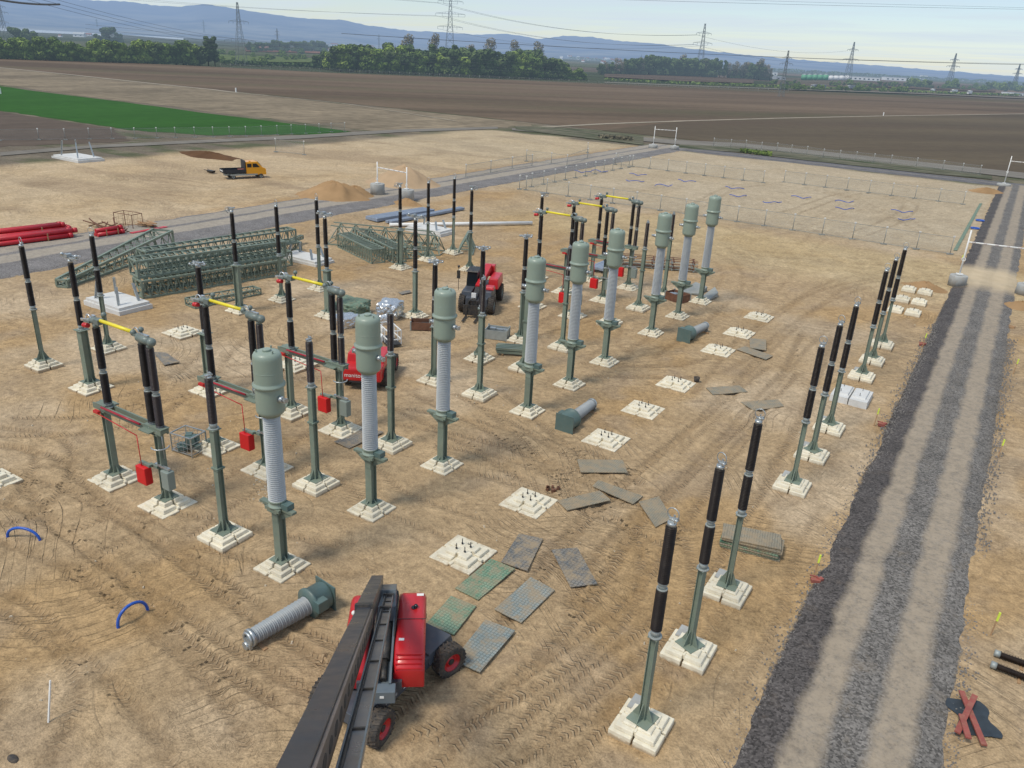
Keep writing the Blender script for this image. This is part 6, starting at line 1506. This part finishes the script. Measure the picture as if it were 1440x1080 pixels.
for i, (u, v, wp, hp) in enumerate([(118, 45, 8, 5), (112, 52, 14, 6), (125, 51, 8, 4), (141, 54, 5, 4), (85, 52, 5, 3), (165, 38, 6, 3), (8, 27, 9, 2), (20, 28, 8, 2), (268, 47, 8, 4), (248, 52, 7, 3), (280, 53, 6, 3), (355, 57, 5, 4), (366, 56, 6, 4), (458, 66, 7, 4), (470, 65, 9, 4), (483, 66, 5, 4), (495, 67, 6, 3), (508, 67, 8, 4), (520, 68, 10, 4), (532, 67, 5, 3), (460, 71, 5, 3), (535, 73, 4, 3)]):
    house(u, v, wp, hp, 'wall_far', 'roof_grey' if i % 2 else 'roof_far', 'small distant white house among trees on the left side, ' + ('grey roof' if i % 2 else 'red roof'), GV+(', grey roofs' if i % 2 else ', red roofs'))
for i in range(24):
    u = 786+HL.random()*88; v = 79+(u-786)*.07+HL.uniform(-1, 6); house(u, v, HL.uniform(3, 6), HL.uniform(3, 4.5), 'wall_far', 'roof_far' if i % 3 else 'roof_grey', 'tiny house of the village right of the middle belt, '+('red roof' if i % 3 else 'grey roof'), 'village houses right of the middle belt'+(', red roofs' if i % 3 else ', grey roofs'))
def hall(u, v, wpx, hpx, mat, lb, name='industrial_hall', n=0, depth=30, rz=0):
    P = px(u, v); D = (P-Vector((0, 0, CAMZ))).dot(CF); s = D/FOC; w_, h = wpx*s, hpx*s
    t = thing(name, lb, 'hall', (P.x, P.y, 0), TH+rz); mb = MB(); mb.box((0, depth/2, h*.45), (w_, depth, h*.9)); obj('wall', mb, mat, t)
    mb = MB(); mb.box((0, depth/2, h*.95), (w_*1.01, depth*1.02, h*.1)); obj('roof', mb, 'roof_grey', t)
    for k in range(max(2, int(wpx/6))):
        mb = MB(); K = max(2, int(wpx/6)); mb.box((-w_/2+w_*(k+.5)/K, -.1, h*.4), (w_/K*.4, .2, h*.3)); obj('window', mb, 'farglass', t)
for i in range(9):
    P = px(1130+i*7.6, 112.5); D = (P-Vector((0, 0, CAMZ))).dot(CF); s = D/FOC
    t = thing('storage_silo', 'pale green storage silo, one of the row beyond the highway' if i < 5 else 'white storage silo, one of the row beyond the highway', 'silo', (P.x, P.y, 0), 0, 'green silos beyond the highway' if i < 5 else 'white silos beyond the highway')
    r_ = 3.9*s; h = (8 if i < 5 else 6.5)*s; mb = MB(); mb.cyl((0, 0, 0), (0, 0, h*.88), r_, n=16); obj('silo_wall', mb, 'silo' if i < 5 else 'wall_far', t); mb = MB(); mb.cyl((0, 0, h*.88), (0, 0, h), r_*1.02, r_*.1, n=16); obj('roof', mb, 'roof_grey', t)
hall(1212, 113, 50, 5, 'wall_far', 'long white hall right of the silos beyond the highway')
hall(1262, 113.5, 34, 4.5, 'wall_far', 'shorter white hall at the right end of the silo row')
hall(1087, 106, 12, 4.5, 'wall_far', 'small white building left of the silo row')
hall(1300, 112, 7, 6, 'wall_far', 'pale tower-like building above the trees at right')
hall(1098, 112, 14, 4, 'roof_grey', 'grey shed behind the near leaning pylon')
hall(1055, 111, 16, 4, 'wall_far', 'low white shed at the end of the right belt')
hall(736, 71, 12, 5, 'wall_far', 'white hall seen between the bare trees of the middle belt')
hall(1432, 135, 14, 4, 'wall_far', 'white building at the right edge by the highway')
P = px(901, 82); D = P.length; s = D/FOC; t = thing('church', 'small distant church with pointed spire right of the village', 'church', (P.x, P.y, 0)); mb = MB(); mb.box((0, 0, 2.2*s), (3*s, 2.4*s, 4.4*s)); mb.box((3.5*s, 0, 1.3*s), (6*s, 2.4*s, 2.6*s)); obj('wall', mb, 'wall_far', t); mb = MB(); mb.prism([(-1.2*s, -1.2*s, 4.4*s), (1.2*s, -1.2*s, 4.4*s), (1.2*s, 1.2*s, 4.4*s), (-1.2*s, 1.2*s, 4.4*s)], [(-.05, -.05, 10*s), (.05, -.05, 10*s), (.05, .05, 10*s), (-.05, .05, 10*s)]); obj('spire', mb, 'farglass', t)
poly_px('polytunnel_field', [(-30, 33), (60, 37), (150, 43)], [(-30, 42), (60, 46), (150, 50)], .5, M['poly'])
poly_px('polytunnel_field', [(157, 45), (210, 49), (258, 53)], [(157, 47), (210, 52), (258, 56)], .5, M['poly'])
poly_px('red_soil_field', [(345, 64), (400, 66), (450, 69)], [(345, 72), (400, 73), (450, 75)], .5, F_brown2 if 'F_brown2' in globals() else field_mat('red_soil', (.17, .09, .065), (.22, .12, .09), 0))
poly_px('far_field', [(850, 100), (960, 106), (1060, 110)], [(850, 108), (960, 114), (1060, 117)], .5, F_brown)
poly_px('far_field', [(1220, 114), (1300, 117), (1400, 122)], [(1220, 121), (1300, 125), (1400, 129)], .5, F_brown)
poly_px('meadow', [(300, 76), (380, 79), (450, 82)], [(300, 84), (380, 87), (450, 88)], .45, field_mat('meadow', (.07, .11, .035), (.13, .15, .06), 0))
poly_px('highway', [(850, 115), (1000, 121), (1150, 126), (1300, 131), (1480, 139)], [(850, 116), (1000, 122), (1150, 127), (1300, 132), (1480, 140)], .5, F_road2)
# lorries on the highway
LD = (px(1250, 127)-px(1150, 123.5)).normalized()
def lorry(u, v, Lm, lb, side='wall_far'):
    P = px(u, v); t = thing('lorry', lb, 'lorry', (P.x, P.y, .5), math.atan2(LD.y, LD.x), 'lorries on the highway')
    mb = MB(); mb.box((Lm/2+1.6, 0, 2.4), (Lm, 2.6, 3.4)); obj('trailer', mb, side, t); mb = MB(); mb.box((0, 0, 1.95), (2.4, 2.5, 3.1)); cb = obj('cab', mb, 'wall_far', t); mb = MB(); mb.box((-1.22, 0, 2.6), (.05, 2.2, 1.1)); mb.box((-.3, -1.27, 2.6), (1.2, .05, .8)); mb.box((-.3, 1.27, 2.6), (1.2, .05, .8)); obj('window', mb, 'farglass', cb)
    for x in (-.2, 3.2, Lm-2.5, Lm-1.2, Lm): mb = MB(); mb.cyl((x, -1.25, .5), (x, 1.25, .5), .5, n=12); obj('wheel', mb, 'rubber', t)
lorry(1142, 125.3, 19, 'lorry with white cab and grey trailer on the highway right of the pylon', 'lorrydark')
lorry(1192, 126, 9, 'short grey lorry right of the articulated lorry', 'lorrydark')
lorry(1338, 131.5, 9, 'bright white lorry on the highway near the right side')
lorry(1309, 130.5, 4, 'small white van left of the bright white lorry')
lorry(1361, 133, 5, 'small white vehicle right of the bright white lorry')

# ------------------------------------------------------------------ pylons and lines
PYL = []
def pylon(u, v, top, arms, lb, wb=.17, aw=1.0, rz=None, Dm=None, k=1.0):
    P = px(u, v) if Dm is None else Dm; H = pz(u, top, (P.x, P.y)); D = math.hypot(P.x, P.y); th = max(.16, D/FOC*.34*k)
    t = thing('pylon', lb, 'pylon', (P.x, P.y, 0), TH if rz is None else rz, 'high-voltage pylons in the distance')
    mb = MB(); b_ = H*wb*.5
    def w_(f): return b_*(1-f)**1.1*.9+H*.012 if f < .55 else (b_*(.45**1.1)*.9)*(1-(f-.55)/.45)*.9+H*.010
    fs = [0, .14, .27, .38, .48, .56, .64, .72, .80, .88, .95, 1]
    for f0, f1 in zip(fs[:-1], fs[1:]):
        a, b2 = w_(f0), w_(f1)
        for sx in (-1, 1):
            for sy in (-1, 1): mb.bar((sx*a, sy*a, f0*H), (sx*b2, sy*b2, f1*H), th)
            mb.bar((sx*a, -a, f0*H), (sx*b2, b2, f1*H), th*.55); mb.bar((-a, sx*a, f0*H), (b2, sx*b2, f1*H), th*.55); mb.bar((a, sx*a, f0*H), (-b2, sx*b2, f1*H), th*.55)
    obj('mast', mb, 'pylon', t); tips = []
    for f, hw in arms:
        mb = MB(); z = f*H; wz = w_(f)
        for s in (-1, 1):
            e = s*hw*H*aw; mb.bar((0, -wz, z), (e, 0, z), th*.7); mb.bar((0, wz, z), (e, 0, z), th*.7); mb.bar((0, 0, z+H*.035), (e, 0, z), th*.7)
            for j in range(1, 5): mb.bar((e*j/5, 0, z), (e*(j-.5)/5, 0, z+H*.035*(1-j/5)), th*.5)
            for g in (1, .55): mb.bar((e*g, 0, z), (e*g, 0, z-H*.035), th*.8); tips.append(t.location+Matrix.Rotation(t.rotation_euler[2], 3, 'Z') @ Vector((e*g, 0, z-H*.035)))
        obj('cross_arm', mb, 'pylon', t)
    PYL.append(tips); return tips
A3 = [(.90, .13), (.78, .17), (.58, .14)]; A2 = [(.80, .13), (.64, .16)]
p_a = pylon(340, 92, 3, [(.70, .17), (.40, .27)], 'near pylon at the left behind the ploughed field, in front of the hills', .16)
p_b = pylon(632, 88, -8, [(.90, .20), (.72, .235), (.53, .20)], 'tall pylon behind the middle tree belt crossing the skyline', .15)
p_c = pylon(982, 108, 33, [(.82, .15), (.64, .19)], 'pylon standing in the right tree belt', .15)
p_d = pylon(1098, 136, 71, [(.85, .10), (.72, .15)], 'leaning-looking pylon standing in the brown field left of the lorries', .10)
p_e = pylon(1191, 113, 59, [(.80, .15), (.55, .22)], 'pylon above the silos beyond the highway', .17)
p_f = pylon(1334, 120, 75, [(.80, .15), (.60, .22)], 'pale pylon near the right edge above the highway', .17)
p_g = pylon(1425, 125, 90, [(.80, .15), (.62, .2)], 'last pale pylon at the right edge', .17)
p_h = pylon(10, 70, 2, A3, 'faint pylon at the left edge in front of the hills', .14, k=.6)
for (u, v, tp) in ((391, 70, 40), (533, 70, 48), (138, 45, 26), (288, 50, 28)): pylon(u, v, tp, [(.85, .1), (.7, .14)], f'thin distant pylon at the foot of the hills, {dict(((391, "right of the left pylon"), (533, "left of the skyline pylon"), (138, "over the polytunnels"), (288, "left of the left pylon")))[u]}', .1, k=.6)
M['wirefar'] = paint('conductor', (.10, .11, .12), .5, haze=True)
def line(a, b, sag, r, lb, grp='overhead power lines'):
    pts = []
    for k in range(25): f = k/24; p = a.lerp(b, f); p.z -= sag*4*f*(1-f); pts.append(p-a)
    mb = MB(); mb.tube(pts, r, 5); o = obj('power_line', mb, 'wirefar'); o.location = a; tag(o, lb, 'power line', grp)
for k in (0, 1, 4, 5, 8): line(p_b[k], p_c[min(k, 7)], 14, .14, 'thin conductor spanning from the skyline pylon to the right belt pylon', 'conductors between the skyline pylon and the right pylon')
for k in (0, 4): line(p_c[k], p_e[k], 12, .13, 'thin conductor between the right belt pylon and the silo pylon', 'conductors between right belt and silo pylons')
for k in (0, 3, 4, 6): line(p_b[k], p_b[k]+(p_b[k]-p_c[0]).normalized()*900, 10, .13, 'thin conductor leaving the skyline pylon to the left', 'conductors left of the skyline pylon')
# long spans crossing the whole view nearer to the site
def cross(u0, v0, u1, v1, d0, d1, r, sag, lb): line(pxd(u0, v0, d0), pxd(u1, v1, d1), sag, r, lb)
cross(480, 47, 1500, 92, 340, 420, .10, 2.0, 'bold dark conductor crossing the right half just above the hills')
cross(560, 52, 1500, 90.5, 345, 425, .06, 2.0, 'thin conductor just above the bold one over the hills')
cross(700, -6, 1500, 14, 300, 360, .05, .5, 'conductor crossing the top of the sky at right')
cross(560, -16, 1500, 12, 310, 370, .04, .5, 'faint second conductor at the top of the sky')
for i, (v0, v1) in enumerate(((46, 108), (52, 112), (57, 116), (62, 119))): cross(120, v0-12, 1250, v1+8, 330, 430, .045, 3.0, f'{["upper", "second", "third", "lowest"][i]} pale conductor passing in front of the middle tree belt')
for i, (v0, v1) in enumerate(((-14, 58), (-8, 62), (-20, 54))): cross(10, v0, 330, v1, 240, 520, .06, 2.0, f'{["upper", "lower", "topmost"][i]} conductor slanting down over the hills at the left')
# large clamp of the overhead line at the top left
cross(-30, -6, 84, 6, 90, 100, .12, .3, 'dark conductor cutting the top left corner of the sky')
# small white field stakes
for u, v in ((332, 130), (1, 132), (1242, 163)): mb = MB(); mb.bar((0, 0, 0), (0, 0, 1.6), .35); o = obj('field_stake', mb, 'white'); o.location = px(u, v); tag(o, {332: 'small white stake at the edge of the stubble field', 1: 'white stake at the left photo edge in the green field', 1242: 'pale stake on the field path at right'}[u], 'stake')
GP = px(560, 100)
wood('scrub', [(1040, 215), (1085, 221)], .9, 'low scrub on the verge at the corner of the ring road', 500, 'leaf', .22, 5)
wood('scrub', [(842, 195), (890, 199)], .8, 'low scrub on the verge left of the distant gate', 400, 'twig', .35, 5)
# posts at the field edge before the middle belt
bp_ = [px(310+i*14, 94.5+i*.62) for i in range(58)]
fence(bp_, 'row of thin pale posts along the far edge of the ploughed field', 2.2, 'field_fence', False, .09, 'perimeter fences')
